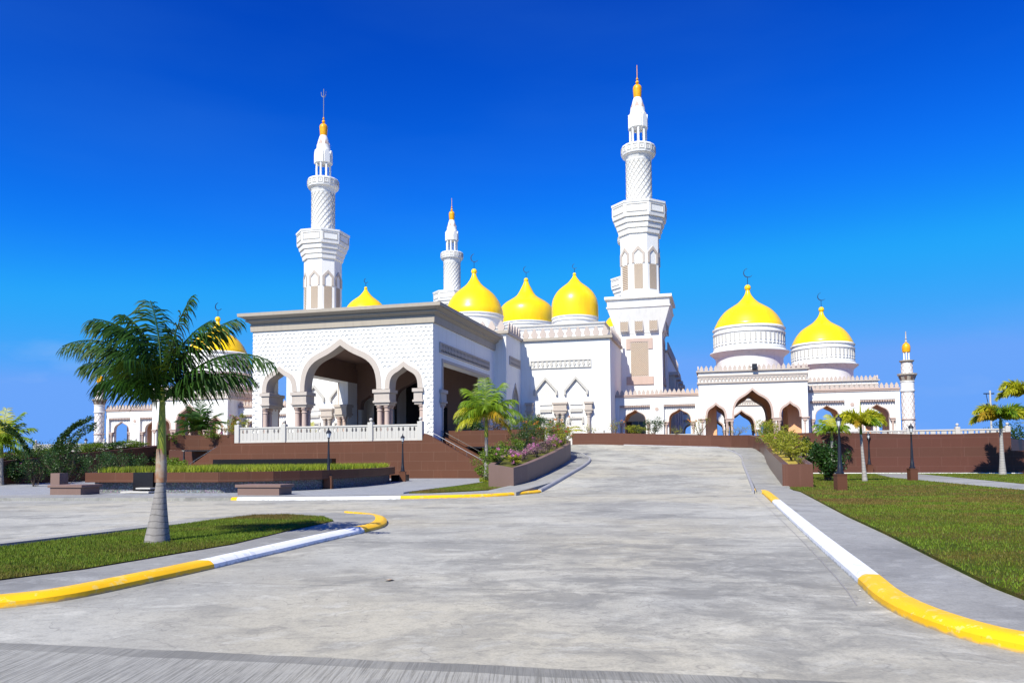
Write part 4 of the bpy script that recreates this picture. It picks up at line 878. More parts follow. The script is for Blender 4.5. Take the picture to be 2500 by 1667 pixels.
# drive parapet over the lower garden
for mir,lab in ((False,'brown granite drive parapet right of the stairs above dark planting'),(True,'brown granite drive parapet on the left behind the palm trunk')):
    p=thing('drive_parapet',lab,'retaining wall',((4 if not mir else 2*AX-4),2.2,0),'drive parapets')
    m=MB(); m.mir=mir; m.plate([[(.25,2.0),(4.9,2.0),(6.3,1.85),(7.5,1.4),(8.3,.6),(8.6,-.2),(8.75,-.1),(8.5,.9),(7.7,1.75),(6.4,2.2),(4.9,2.35),(.25,2.35)]],2.45,3.72,'uv'); m.build('parapet',BROWN,p)
    m=MB(); m.mir=mir; m.box(.25,8.3,3.4,3.8,.0,2.46); m.build('lower_wall',BROWN,p)
    m=MB(); m.mir=mir; m.box(.25,8.4,2.2,15.,2.35,2.6); m.build('drive_slab',STONE,p)
# right retaining wall
rw=thing('garden_wall','long brown granite garden wall behind the right lawn','retaining wall',(34,6,0))
m=MB(); A=[(25.0,7.45,3.12),(27.0,7.2,3.26),(29.0,6.93,3.27),(32,6.5,3.16),(35,6.07,3.02),(38,5.6,2.98),(41.07,5.03,3.06)]
m.loft([[(u,v-.2),(u,v+.2),(u,v+.2),(u,v-.2)] for u,v,z in []] or [[(0,0)]],[0]) if 0 else None
I=[(m.P(u,v-.2,0),m.P(u,v-.2,z),m.P(u,v+.25,z),m.P(u,v+.25,0)) for u,v,z in A]
for p,q in zip(I,I[1:]):
    for k in range(3): m.face(p[k],p[k+1],q[k+1],q[k])
m.face(*I[0]); m.face(*I[-1][::-1]); m.build('wall_face',BROWNR,rw)
m=MB(); m.plate([[(41.0,4.85),(48,3.85),(48,4.2),(41.0,5.2)]],0,1.75,'uv'); m.build('low_wall_run',BROWNR,rw)
m=MB(); m.box(25.0,25.4,7.4,26.,0,3.1); m.box(40.8,41.15,5.2,20,0,3.05); m.build('side_return',BROWNR,rw)
# ------------------------------------------------------------------ balustrades
def balustrade(name,label,pts,z0,ph,panels,org,group='white balustrades'):
    """pts: (u,v) post positions; panels per bay; tree shaped cut-outs"""
    t=thing(name,label,'balustrade',org,group)
    for (u,v) in pts:
        m=MB(); m.box(u-.20,u+.20,v-.2,v+.2,z0,z0+ph+.20); po_=m.build('post',STONE,t,bevel=.015)
        m=MB(); m.lathe([(.10,z0+ph+.20),(.05,z0+ph+.26),(.05,z0+ph+.28)],u,v,12); m.ball((u,v,z0+ph+.40),.135,14,8); m.build('ball_cap',STONE,po_,smooth=True)
    for (a,b),n in zip(zip(pts,pts[1:]),panels):
        L=math.dist(a,b); dx,dy=(b[0]-a[0])/L,(b[1]-a[1])/L; P=(L-.4)/n
        for i in range(n):
            s0=.2+i*P; m=MB(); m.tf=lambda x,w,z,s0=s0: (a[0]+dx*(s0+x)-dy*w,a[1]+dy*(s0+x)+dx*w,z)
            def half(c):
                w=.011; zb=z0+.22; zt=z0+ph*.58; zz=zt+.04
                return [(w,zb),(w,zt),(.035,zz),(.10,zz+.06),(.035,zz+.085),(.12,zz+.15),(.035,zz+.18),(.09,zz+.24),(.025,zz+.27),(.0,zz+.33)]
            c1,c2=P*.31,P*.69; hh=half(0); H1,H0=z0+ph,z0
            left=lambda c:[(c-a,b) for a,b in hh]; right=lambda c:[(c+a,b) for a,b in hh]
            m.plate([[(0,H0),(c1,H0),(c1,H0+.22)]+left(c1)+[(c1,H1),(0,H1)]],-.05,.05)
            m.plate([[(c1,H0),(c2,H0),(c2,H0+.22)]+left(c2)+[(c2,H1),(c1,H1)]+right(c1)[::-1]+[(c1,H0+.22)]],-.05,.05)
            m.plate([[(c2,H0),(P,H0),(P,H1),(c2,H1)]+right(c2)[::-1]+[(c2,H0+.22)]],-.05,.05)
            m.box(0,P,-.09,.09,z0,z0+.10); m.box(0,P,-.10,.10,z0+ph-.12,z0+ph); m.box(0,.025,-.062,.062,z0+.1,z0+ph-.12); m.box(P-.025,P,-.062,.062,z0+.1,z0+ph-.12)
            m.build('panel',STONE,t)
    return t
balustrade('balustrade','pale balustrade with tree-shaped slots in front of the portico arches',[(-15.9,-1.7),(-11.78,-1.7),(-4.4,-1.7),(-.37,-1.7)],2.89,1.25,[4,9,4],(AX,-1.7,2.87))
balustrade('balustrade','low white balustrade on the terrace edge right of the small right minaret',[(30.2,21.9),(34.1,21.7),(38.2,21.5),(42.2,21.4),(46.2,21.3)],FL-.02,1.12,[4,4,4,4],(38,21.6,FL))
balustrade('balustrade','low white balustrade half hidden by shrubs before the inner right arcade',[(10.5,18.6),(15.2,18.6),(19.6,18.6)],FL-.02,1.0,[5,5],(15,18.6,FL))
balustrade('balustrade','far left white balustrade before the left arcade',[(-60.,21.5),(-55.,21.5),(-50,21.5),(-45.5,21.5)],FL-.02,1.0,[5,5,5],(-53,21.5,FL))
# ------------------------------------------------------------------ planters
def wallring(m,outer,inner,z0f,ztf):
    n=len(outer)
    for i in range(n-1):
        o0,o1,i0,i1=outer[i],outer[i+1],inner[i],inner[i+1]
        a=[m.P(*o0,z0f(*o0)),m.P(*o1,z0f(*o1)),m.P(*o1,ztf(*o1)),m.P(*o0,ztf(*o0))]; b=[m.P(*i0,z0f(*o0)),m.P(*i1,z0f(*o1)),m.P(*i1,ztf(*o1)),m.P(*i0,ztf(*o0))]
        m.face(*a); m.face(*b[::-1]); m.face(a[3],a[2],b[2],b[3])
def inset(P,d):
    out=[]; n=len(P)
    for i,p in enumerate(P):
        a=P[(i-1)%n]; b=P[(i+1)%n]; 
        e1=Vector((p[0]-a[0],p[1]-a[1])).normalized(); e2=Vector((b[0]-p[0],b[1]-p[1])).normalized(); n1=Vector((-e1.y,e1.x)); n2=Vector((-e2.y,e2.x)); q=(n1+n2); q=q/max(.35,q.length_squared/2)
        out.append((p[0]+q.x*d,p[1]+q.y*d))
    return out
def planter(label,poly,ztf,mats,soil,mir=False,group='raised planters by the ramps',rim=.22,th=.28,z0=-.05):
    # poly counter-clockwise
    if mir: poly=[(2*AX-a,b) for a,b in poly][::-1]; zf=lambda u,v: ztf(2*AX-u,v)
    else: zf=ztf
    c=(sum(p[0] for p in poly)/len(poly),sum(p[1] for p in poly)/len(poly))
    t=thing('planter',label,'planter',(c[0],c[1],0),group); inn=inset(poly,th); lp=poly+[poly[0]]; li=inn+[inn[0]]
    m=MB(); wallring(m,lp,li,lambda u,v:z0,zf); m.build('planter_wall',mats,t)
    m=MB(); m.face(*[m.P(x,y,zf(*o)-.13) for (x,y),o in zip(inn,poly)]); tr=tessellate_polygon([[Vector((x,y,0)) for x,y in inn]]); m.f=[]; m.m=[]
    for q in tr: m.face(*q)
    m.build('soil',soil,t); return t
LP=[(10.08,-18.85),(11.82,-20.53),(12.03,-18.66),(12.0,-15.42),(11.87,-11.14),(11.61,-6.56),(11.35,-3.4),(10.93,-1.21),(10.3,.4),(9.3,1.3),(8.9,1.2),(8.9,-6),(9.3,-14)]
def zL(u,v):
    t=(v+20.5)/19.3; return H(max(u,11),v)+.12+.90+.26*max(0,min(1,t))
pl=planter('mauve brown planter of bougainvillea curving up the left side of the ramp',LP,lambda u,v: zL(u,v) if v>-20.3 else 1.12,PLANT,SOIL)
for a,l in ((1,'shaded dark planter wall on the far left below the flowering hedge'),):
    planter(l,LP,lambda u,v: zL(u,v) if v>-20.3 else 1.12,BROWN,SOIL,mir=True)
RP=[(23.98,-19.27),(25.26,-19.47),(25.7,-6.8),(26.0,4.8),(25.95,8),(25.2,11),(23.6,14.2),(20,16.4),(15,16.9),(8.,16.9),(8.0,15.1),(11.4,15.1),(17.5,15.1),(20.6,14.5),(22.3,13.1),(23.6,10.8),(24.35,8.2),(24.55,5.2),(24.4,-1),(24.22,-6.85)]
def zR(u,v):
    h=H(u,v)+.12
    if v<-19: return 1.20
    return h+1.0 if v<3 else h+1.02
planter('long smooth brown planter rising along the right side and top of the ramp',RP,lambda u,v:max(1.20,zR(min(u,24.5),v)),BROWNS,MULCH,rim=.2)
# raised fountain bed in the plaza
OV=[(-8.2,-25.0),(-4.5,-25.1),(-1.0,-24.9),(.9,-23.4),(2.0,-20.8),(2.35,-17.4),(2.0,-13.5),(1.2,-10.2),(0.,-7.4),(-4,-6.2),(-12,-6.),(-13.5,-9),(-11,-17)]
ov=thing('fountain_bed','raised plaza bed of tall grass with pebble base and brown granite rim','planter',(-6,-16,0))
def cr_(P): 
    Q=[]
    for i,p in enumerate(P):
        q=P[(i+1)%len(P)]; Q.append(p)
        if 2<=i<8: Q.append(((p[0]+q[0])/2+.07,(p[1]+q[1])/2))
    return Q
OV=cr_(OV)
OVm=OV
m=MB(); wallring(m,OV+[OV[0]],inset(OV,.45)+[inset(OV,.45)[0]],lambda u,v:.60,lambda u,v:1.05); ii=inset(OV,.45)
for i in range(len(OV)): j=(i+1)%len(OV); m.face(m.P(*OV[i],.60),m.P(*OV[j],.60),m.P(*ii[j],.60),m.P(*ii[i],.60))
m.build('granite_rim',BROWN,ov)
a_=inset(OV,.35)
m=MB(); m.plate([a_],.0,.60,'uv'); m.build('pebble_base',PEB,ov)
m=MB(); m.plate([inset(OV,.4)],.58,.98,'uv'); m.build('bed_soil',SOIL,ov)
x0,_=PV(330,1170,-24.9),0; xa=PV(331,1175,-25.)[0]; xb=PV(379,1175,-25.)[0]
m=MB(); m.box(xa,xb,-25.16,-24.5,.10,1.055); m.build('spout_niche',GRAN,ov)
m=MB(); m.box(xa-.35,xb+.1,-25.55,-25.0,.12,.20); m.box(xa+.4,xb+.1,-25.45,-25.,.30,.36); m.build('spout_shelf',STONE,ov)
# black granite slab wall behind the bed
xr=PV(815,1125,-8.5)[0]
m=MB(); m.box(-13,xr,-8.8,-8.2,.9,1.62); m.build('slab_wall',GRAN,None,'low black granite slab wall standing behind the tall grass bed','wall',off=((-13+xr)/2,-8.5,.9))
# benches
def bench(label,u0,u1,v,d=1.0,group='stone benches at the pebble bed'):
    t=thing('stone_bench',label,'bench',((u0+u1)/2,v,.09),group)
    m=MB(); m.box(u0-.1,u1+.1,v-d/2-.06,v+d/2+.06,.42,.54); m.build('seat_slab',PLANT,t,bevel=.01)
    m=MB(); m.box(u0,u1,v-d/2,v+d/2,.08,.42); m.build('base',PLANT,t); return t
b1=PV(597,1190,-25.9)[0]; b2=PV(697,1190,-25.9)[0]
bench('brown stone bench in front of the pebble wall right of the palm trunk',b1,b2,-25.9)
b1=PV(138,1190,-26.5)[0]; b2=PV(212,1190,-26.5)[0]
bench('brown stone bench at the left end of the pebble bed',b1,b2,-26.3,1.1)
xk=PV(151,1175,-25.2)[0]
m=MB(); m.box(xk-.26,xk+.26,-25.6,-25.1,.5,1.05); m.build('stone_stub',PLANT,None,'short brown stone post standing on the left bench end','post',off=(xk,-25.3,.5))
m=MB(); xs=b2w(-.2,-6.8)
m.box(.3,1.0,-8.6,-7.2,.09,.50); m.build('low_step_block',GRAN,None,'dark low step block beside the lamp at the bed end','step',off=(.6,-8,.09))
# ------------------------------------------------------------------ street lamps
def lamp(org,label):
    t=thing('street_lamp',label,'street lamp',org,'black garden lamps on granite pedestals','W'); x,y,z=org
    m=MB(); m.box(x-.2,x+.2,y-.2,y+.2,z-.1,z+.62); m.box(x-.215,x+.215,y-.215,y+.215,z+.60,z+.65); m.build('pedestal',BROWN,t)
    m=MB(); m.lathe([(.15,z+.65),(.15,z+.72),(.11,z+.76),(.10,z+.95),(.085,z+1.0),(.075,z+1.2),(.06,z+1.6),(.045,z+2.0),(.038,z+2.45),(.055,z+2.48),(.03,z+2.52),(.03,z+2.58)],x,y,16); m.build('post',LAMPB,t,smooth=True)
    ln=MB(); ln.lathe([(.045,z+2.58),(.07,z+2.62),(.115,z+2.82),(.12,z+2.84)],x,y,8); l=ln.build('lantern',LGLASS,t)
    m=MB(); m.lathe([(.145,z+2.83),(.15,z+2.86),(.10,z+2.93),(.06,z+2.97),(.05,z+2.98),(.02,z+3.0),(.035,z+3.03),(.015,z+3.10)],x,y,8)
    for k in range(4): a=k*math.pi/2+.4; m.tube([(x+.05*math.cos(a),y+.05*math.sin(a),z+2.58),(x+.125*math.cos(a),y+.125*math.sin(a),z+2.85)],.010,5)
    m.lathe([(.03,z+2.52),(.07,z+2.56),(.05,z+2.61)],x,y,8); m.build('lantern_cap',LAMPB,l)
    return t
lp=lamp((-10.01,39.33,.09),'black lamp post in front of the pebble bed, tallest on the left')
def L2(o,l): copy_thing(lp,l,o,'W')
L2((-7.98,50.29,.09),'black lamp post before the terrace wall, right of the grass bed')
L2((12.8,31.48,.17),'nearest black lamp post beside the end of the right planter')
L2((20.86,41.72,.17),'black lamp post on the right lawn beside the garden path')
L2((25.49,57.33,.17),'black lamp post against the garden wall between the two thin palms')
x,y,z=DY(1286,1049,52); L2((x,y,z-3.1),'black lamp post rising behind the bougainvillea planter')
x,y,z=DY(450,1064,70); L2((x,y,z-3.1),'small dark lamp post right of the palm trunk before the left parapet')
x,y,z=DY(210,1067,66); L2((x,y,z-3.1),'small lamp post among dark shrubs below the left minaret')
x,y,z=DY(159.5,1063,70); L2((x,y,z-3.1),'small leftmost lamp post among arching branches')
# ------------------------------------------------------------------ palms
def frond(m,base,az,el,L,droop,lw=.03,ll=.5,n=42,fluffy=False,hang=.55,seed=0,roll=0.,sweep=0.):
    rs=random.Random(seed); p=Vector(base); pts=[]; N=14
    for i in range(N+1):
        s=i/N; e=el-droop*(s**1.35); a=az+sweep*s; d=Vector((math.cos(a)*math.cos(e),math.sin(a)*math.cos(e),math.sin(e))); pts.append((p.copy(),d.copy())); p+=d*L/N
    m.tube([tuple(q[0]) for q in pts],[.020*L/2*(1-.8*i/N)+.004 for i in range(N+1)],5)
    k=0
    for i in range(n):
        s=.10+.90*i/n; f=s*N; a=int(min(f,N-1)); P=pts[a][0].lerp(pts[a+1][0],f-a); T=pts[a][1].lerp(pts[a+1][1],f-a).normalized()
        S=T.cross(Vector((0,0,1))); S=S.normalized() if S.length>.05 else Vector((math.cos(az+1.57),math.sin(az+1.57),0)); U=S.cross(T)
        l=ll*(.45+.75*math.sin(math.pi*min(1,.12+s*.86)))*(rs.uniform(.82,1.12))
        for sd in ((-1,1) if not fluffy else (0,1,2,3)):
            if fluffy: th=sd*math.pi/2+rs.uniform(-.5,.5)+i*.7; D=(S*math.cos(th)+U*math.sin(th)).normalized()
            else: D=(S*sd+U*rs.uniform(.0,.45)).normalized()
            D=(D*(1-.35*s)+T*(.45+.6*s)+Vector((rs.uniform(-.1,.1),rs.uniform(-.1,.1),rs.uniform(-.1,.1)))).normalized()
            q=P.copy(); W=T.cross(D).cross(D); W=W.normalized() if W.length>.01 else S; W=(T*.8+W*.3*rs.uniform(-1,1)).normalized()
            pr=None
            for j,(ww) in enumerate((.55,1.,.75,.05)):
                w=W*lw*ww*(.5+.5*min(1,l/ll)); x=(m.P(*(q-w)),m.P(*(q+w)))
                if pr: m.face(pr[0],pr[1],x[1],x[0])
                pr=x; D=(D+Vector((0,0,-hang*rs.uniform(.7,1.3)*.55))).normalized(); q=q+D*l/3
def palm(label,x,y,z,htr,r0,rt,fr,mat_,shl=.7,shr=None,bark=TRK,bulge=0.,lw=.03,ll=.5,n=42,fluffy=False,hang=.55,lean=0.,group='ornamental palms',spear=None,scale=1,matf=None,neck=None,smat=SHEATH,ex=2.2):
    t=thing('palm_tree',label,'palm tree',(x,y,z),group,'W'); N=22
    prof=[]
    for i in range(N+1):
        s=i/N; r=rt+(r0-rt)*((1-s)**ex) + bulge*math.exp(-((s-.12)/.12)**2); prof.append((r,z-.05+htr*s))
    m=MB(); lx=lambda s:(lean*s,0)
    m.tube([(x+lean*(i/N),y,prof[i][1]) for i in range(N+1)],[prof[i][0] for i in range(N+1)],18); m.build('trunk',bark,t,smooth=True)
    bx=x+lean; m=MB(); zt=z+htr; sr_=shr or rt*1.25
    m.tube([(bx,y,zt-.06),(bx,y,zt),(bx,y,zt+shl*.3),(bx,y,zt+shl*.75),(bx,y,zt+shl*1.1)],[rt*1.05,sr_,sr_*.92,sr_*.7,sr_*.45],14); m.build('crownshaft',smat,t,smooth=True)
    if ex!=2.2:
        m=MB(); m.tube([(bx,y,zt-.10),(bx,y,zt+.05),(bx-.004,y,zt+.30),(bx-.01,y,zt+.52)],[sr_*1.05,sr_*1.12,sr_*1.06,sr_*.95],12); m.build('old_leaf_sheath',SHEATHR,t,smooth=True)
    for k,f in enumerate(fr):
        az,el,L,dr=f[:4]; mm=matf[k] if matf and k in matf else mat_; zz=zt+shl*(f[4] if len(f)>4 else .95)
        m=MB(); frond(m,(bx+.04*math.cos(az),y+.04*math.sin(az),zz),az,el,L,dr,lw,ll,n,fluffy,hang,seed=k+int(x*10),sweep=f[5] if len(f)>5 else 0.); m.build('frond',mm,t,recalc=False)
    if spear: m=MB(); m.tube([(bx,y,zt+shl),(bx+.01,y,zt+shl+spear*.5),(bx,y,zt+shl+spear)],[.035,.05,.004],6); m.build('spear_leaf',PALMY,t)
    return t
D=R
f1=[(D(183),D(68),2.35,D(100)),(D(172),D(66),2.0,D(86)),(D(192),D(56),1.6,D(78)),(D(200),D(82),1.9,D(84),1.05),
    (D(12),D(66),1.9,D(50),1.1),(D(140),D(86),1.75,D(34),1.15),(D(-6),D(50),2.45,D(86)),(D(6),D(40),1.75,D(66)),
    (D(110),D(78),1.5,D(60),1.1),(D(262),D(66),1.4,D(95)),(D(20),D(84),1.75,D(22),1.15),(D(184),D(84),1.6,D(52),1.1),(D(-4),D(76),1.6,D(55),1.1),(D(60),D(55),1.3,D(70)),(D(230),D(40),1.2,D(70)),(D(178),D(76),2.1,D(84),1.05)]
palm('tall foreground palm with swollen grey base and dark drooping crown',-6.82,14.36,.13,1.2,.235,.082,f1,PALMD,shl=1.50,shr=.088,lw=.018,ll=.58,n=54,hang=1.05,lean=.06,ex=1.3)
x,y=G(1188,1176,.13)
f2=[(D(100),D(88),2.5,D(25)),(D(30),D(78),2.5,D(40)),(D(160),D(74),2.4,D(55)),(D(180),D(50),2.2,D(110)),(D(205),D(70),2.1,D(110)),(D(165),D(30),2.0,D(80)),(D(150),D(65),2.1,D(80)),(D(100),D(85),1.9,D(40)),(D(60),D(75),2.0,D(60)),(D(0),D(40),2.4,D(95)),(D(20),D(58),2.3,D(70)),(D(-20),D(25),2.0,D(80)),(D(-50),D(60),2.0,D(110)),(D(270),D(60),2.0,D(120)),(D(235),D(45),2.0,D(110)),(D(300),D(35),1.9,D(100)),(D(120),D(40),2.0,D(90)),(D(195),D(10),1.9,D(70)),(D(-5),D(0),1.7,D(70))]
palm('yellow-green palm at the right stair foot with one orange dying frond',x,y,.13,2.75,.19,.10,f2,PALMM,shl=1.2,shr=.13,lw=.028,ll=.85,n=44,hang=.8,matf={15:PALMO,18:PALMO,17:PALMY,3:PALMY})
x,y=G(2033,1156,.17)
fr=[(D(a),D(e),1.5,D(d)) for a,e,d in ((180,45,100),(160,60,90),(200,30,90),(120,75,70),(60,75,60),(20,55,90),(0,35,95),(-20,60,110),(270,50,120),(230,55,110),(310,50,110),(90,85,40))]
palm('thin pale palm against the garden wall, left of the nearest right lamp',x,y,.17,2.5,.20,.10,fr,PALMM,shl=.55,bark=TRKL,lw=.035,ll=.55,n=26,hang=.7,matf={5:PALMY,6:PALMY,11:PALMY})
x,y=G(2111.7,1174,.17)
fr=[(D(a),D(e),L,D(d)) for a,e,L,d in ((180,62,1.65,130),(200,45,1.5,120),(150,50,1.4,110),(0,62,1.6,125),(-15,45,1.5,120),(25,40,1.4,100),(90,55,1.2,120),(270,50,1.3,120),(235,25,1.2,90),(310,30,1.2,90),(170,75,1.3,120),(10,76,1.4,120))]
palm('foxtail palm with pale leaning trunk and one upright spear leaf on the right lawn',x,y,.17,2.55,.15,.065,fr,PALMY,shl=.5,bark=TRKL,lw=.045,ll=.32,n=40,fluffy=True,hang=.35,spear=1.25,lean=-.14,matf={8:PALMO,9:PALMM})
x,y=G(2448,1158,.17)
fr=[(D(a),D(e),L,D(d)) for a,e,L,d in ((180,60,2.2,125),(195,40,2.0,110),(160,30,2.0,100),(0,62,2.2,125),(-15,40,2.0,110),(25,40,2.0,100),(90,60,1.8,110),(270,50,1.9,120),(235,60,1.8,120),(310,40,1.8,100))]
palm('foxtail palm with golden fronds standing against the garden wall at the right edge',x,y,.17,3.1,.24,.10,fr,PALMY,shl=.6,bark=TRKL,lw=.06,ll=.46,n=42,fluffy=True,hang=.3,matf={1:PALMO,3:PALMM,7:PALMM,8:PALMM})
x,y,z=DY(2507,985,58); 
palm('taller foxtail palm whose crown fills the right edge behind the other',x,y,.17,5.2,.24,.10,[(a,e,L*1.15,d) for a,e,L,d in fr],PALMY,shl=.6,bark=TRKL,lw=.06,ll=.5,n=42,fluffy=True,hang=.3)
x,y,z=DY(4,1085,50)
palm('green palm cut by the left edge of the picture',x,y,.1,z-.9,.2,.11,f2,PALMM,shl=.8,lw=.035,ll=.7,n=36,hang=.7,matf={0:PALMY,2:PALMY,14:PALMY})
x,y,z=DY(487,1048,70)
palm('small bushy palm growing above the left drive parapet',x,y,z-.9,.5,.15,.12,[(a,e,L*1.1,d*.6) for a,e,L,d in f2],PALMD,shl=.3,lw=.05,ll=.8,n=26,hang=.5)
x,y,z=DY(1366,1068,58)
palm('small young palm among the bougainvillea at the far end of the planter',x,y,z-.3,.25,.08,.06,[(D(20),D(45),1.8,D(60)),(D(-5),D(30),1.9,D(50)),(D(180),D(50),1.5,D(80)),(D(150),D(65),1.4,D(60)),(D(200),D(30),1.4,D(70)),(D(80),D(70),1.3,D(50)),(D(300),D(45),1.2,D(90))],PALMM,shl=.25,lw=.035,ll=.5,n=24,hang=.4,matf={0:PALMY,1:PALMY})
x,y,z=DY(755,1066,72)
palm('bright young palm seen through the big portico arch',x,y,z-.7,.3,.08,.06,[(D(180),D(60),1.4,D(60)),(D(20),D(62),1.7,D(50)),(D(80),D(80),1.8,D(30)),(D(0),D(45),1.3,D(60)),(D(120),D(70),1.3,D(60)),(D(300),D(60),1.,D(90))],PALMY,shl=.2,lw=.04,ll=.45,n=22,hang=.3)
x,y,z=DY(1607,1066,71)
# ------------------------------------------------------------------ shrubs
def leaves(m,c,rad,n,size,rs,flat=.0,shell=.0):
    for i in range(n):
        while True:
            p=Vector((rs.uniform(-1,1),rs.uniform(-1,1),rs.uniform(-1,1)))
            if p.length<=1 and p.length>=shell: break
        q=Vector((c[0]+p.x*rad[0],c[1]+p.y*rad[1],c[2]+p.z*rad[2])); a=Vector((rs.gauss(0,1),rs.gauss(0,1),rs.gauss(0,.6))).normalized(); b=a.cross(Vector((rs.gauss(0,1),rs.gauss(0,1),rs.gauss(0,1)))).normalized()
        s=size*rs.uniform(.6,1.3); w=s*.42
        I=[m.P(*(q-a*s)),m.P(*(q+b*w)),m.P(*(q+a*s)),m.P(*(q-b*w))]; m.face(*I)
def shrub(label,x,y,z,w,h,nl,mat_,size=.06,fl=None,nf=0,twigs=8,seed=1,name='bougainvillea_bush',cat='shrub',group='shrubs in the planters',depth=None,lumps=7,fsize=.05,sparse=0,twr=.012):
    rs=random.Random(seed); d=depth or w; t=thing(name,label,cat,(x,y,z),group,'W')
    cl=[]
    tips=[]; m=MB()
    for k in range(twigs):
        a=rs.uniform(0,6.28); r=rs.uniform(.3,1.0); tx=x+math.cos(a)*w/2*r; ty=y+math.sin(a)*d/2*r; tz=z+h*rs.uniform(.45,1.0)*(1.15-.35*r)
        mid=((x*.5+tx*.5)+rs.uniform(-.08,.08)*w,(y*.5+ty*.5),z+(tz-z)*.55); m.tube([(x+rs.uniform(-.1,.1)*w,y+rs.uniform(-.1,.1)*d,z-.1),mid,(tx,ty,tz)],[twr*1.6,twr,twr*.4],4); tips.append((tx,ty,tz)); cl.append(mid)
        for q in range(2):
            e=(tx+rs.uniform(-.25,.25)*w,ty+rs.uniform(-.25,.25)*d,tz+rs.uniform(-.1,.18)*h); m.tube([mid,e],[twr*.8,twr*.3],3); tips.append(e)
    m.build('stems',TWIG,t)
    m=MB(); cs=tips+cl
    per=max(1,nl//max(1,len(cs)))
    for c in cs:
        k=rs.uniform(.10,.22); leaves(m,c,(k*w,k*d,k*h),per,size,rs)
    m.build('foliage',mat_,t,recalc=False)
    if fl:
        m=MB()
        for i in range(max(3,nf//22)):
            c=rs.choice(tips); c=(c[0]+rs.uniform(-.08,.08),c[1]-rs.uniform(0,.12),c[2]+rs.uniform(-.04,.1)); leaves(m,c,(.10,.10,.08),22,fsize,rs)
        m.build('blossom',fl,t,recalc=False)
    return t
def onL(u,v): x,y=b2w(u,v); return x,y,zL(u,v)-.16
names=[('low pink-flecked bougainvillea',MAUVE),('leafy green bougainvillea',PINK),('twiggy mauve bougainvillea',MAUVE),('bright green bougainvillea',PINK)]
rs=random.Random(3)
spec=[(9.9,-17.6,1.1,.75,LEAF,PINK,60,'green bush with a pink bloom at the front end of the left planter'),
 (11.1,-17.8,.9,.45,LEAFY,PINK,120,'low yellow-green bush with a pale pink bloom behind the planter front rim'),
 (10.9,-15.6,1.3,.75,MAUVE,PINK,200,'dry mauve bush next to the planter front end'),
 (10.0,-14.6,1.5,1.15,LEAF,None,0,'rounded green bush second from the planter front'),
 (11.2,-13.0,1.2,.75,MAUVE,PINK,320,'mauve bush with pink blooms midway along the planter rim'),
 (10.2,-11.6,1.7,1.5,LEAFD,None,0,'dark green bush in the middle of the left planter'),
 (11.1,-10.2,1.4,1.0,MAUVE,PINK,360,'dusty bush full of pink blooms in the middle of the rim'),
 (9.9,-8.3,2.0,2.1,LEAF,ORNG,150,'tall green bush with orange blooms left of the highest leaves'),
 (11.0,-7.2,1.5,1.2,LEAFY,MAUVE,260,'yellow-green bush beyond the pink ones on the rim'),
 (10.1,-5.2,2.1,2.3,LEAFD,ORNG,200,'tallest dark bush with orange heads before the lamp'),
 (10.8,-3.4,1.7,1.5,LEAFY,RED,160,'bush with a small red bloom near the far end of the planter'),
 (10.2,-1.2,1.8,1.7,MAUVE,ORNG,220,'reddish brown bush at the far bend of the left planter'),
 (9.6,.2,1.4,1.3,LEAFY,None,0,'yellowish bush at the very end of the left planter')]
for k,(u,v,w,h,mt,fl,nf,lab) in enumerate(spec):
    x,y,z=onL(u,v); shrub(lab,x,y,z,w,h,int(900+500*h),mt,.05 if mt is not MAUVE else .035,fl,nf,9,seed=20+k,lumps=8)
def onR(u,v): x,y=b2w(u,v); return x,y,max(1.2,zR(min(u,24.5),v))-.16
spec=[(24.9,-17.2,.9,.6,LEAFY,None,0,'sparse twiggy bush at the near end of the right planter'),
 (24.9,-14.2,1.3,.95,LEAFY,None,0,'olive bush second along the right planter'),
 (25.0,-11.,1.6,1.2,LEAFY,ORNG,60,'olive bush with orange tips third along the right planter'),
 (25.0,-7.4,1.8,1.35,LEAFY,PINK,50,'yellow-green bush with one pink bloom midway on the right planter'),
 (25.1,-3.2,2.0,1.5,LEAFY,RED,40,'bush with red flecks further up the right planter'),
 (25.2,1.6,2.3,1.6,LEAF,PINK,60,'green bush near the bend of the right planter'),
 (24.9,7.4,2.2,1.5,LEAFY,None,0,'round yellow-green bush at the bend of the right planter'),
 (22.7,13.6,2.0,1.0,LEAFY,None,0,'wispy bush just past the bend before the gate pavilion'),
 (19.6,15.8,2.4,1.8,LEAFY,ORNG,90,'thin bush with orange blooms in front of the left pavilion columns'),
 (17.6,15.9,1.5,.9,LEAFY,None,0,'low wispy shrub in front of the inner right arcade'),
 (15.4,15.9,2.3,1.5,LEAFD,None,0,'dense dark bush before the second arcade arch'),
 (13.9,15.9,1.7,1.,LEAFY,None,0,'light green low bush left of the dense dark one'),
 (11.8,15.9,1.7,1.3,LEAFY,ORNG,20,'spindly shrub before the first arcade arch'),
 (9.6,15.9,1.6,1.0,LEAFY,None,0,'thin shrub at the left end of the top planter')]
for k,(u,v,w,h,mt,fl,nf,lab) in enumerate(spec):
    x,y,z=onR(u,v); wisp=('thin' in lab or 'wispy' in lab or 'spindly' in lab or 'sparse' in lab)
    shrub(lab,x,y,z,w,h,int((260 if wisp else 1500)*h),mt,.055,fl,nf,10,seed=60+k,twr=.014)
x,y=b2w(27.0,-10.5); shrub('large dark round bush behind the right planter box',x,y,.15,1.45,2.1,5200,LEAFD,.075,None,0,18,seed=5,name='dark_bush',twr=.02)
x,y=b2w(26.4,-7.); shrub('second dark bush just behind the round one by the right planter',x,y,.15,1.1,2.1,3400,LEAFD,.075,None,0,12,seed=6,name='dark_bush',twr=.02)
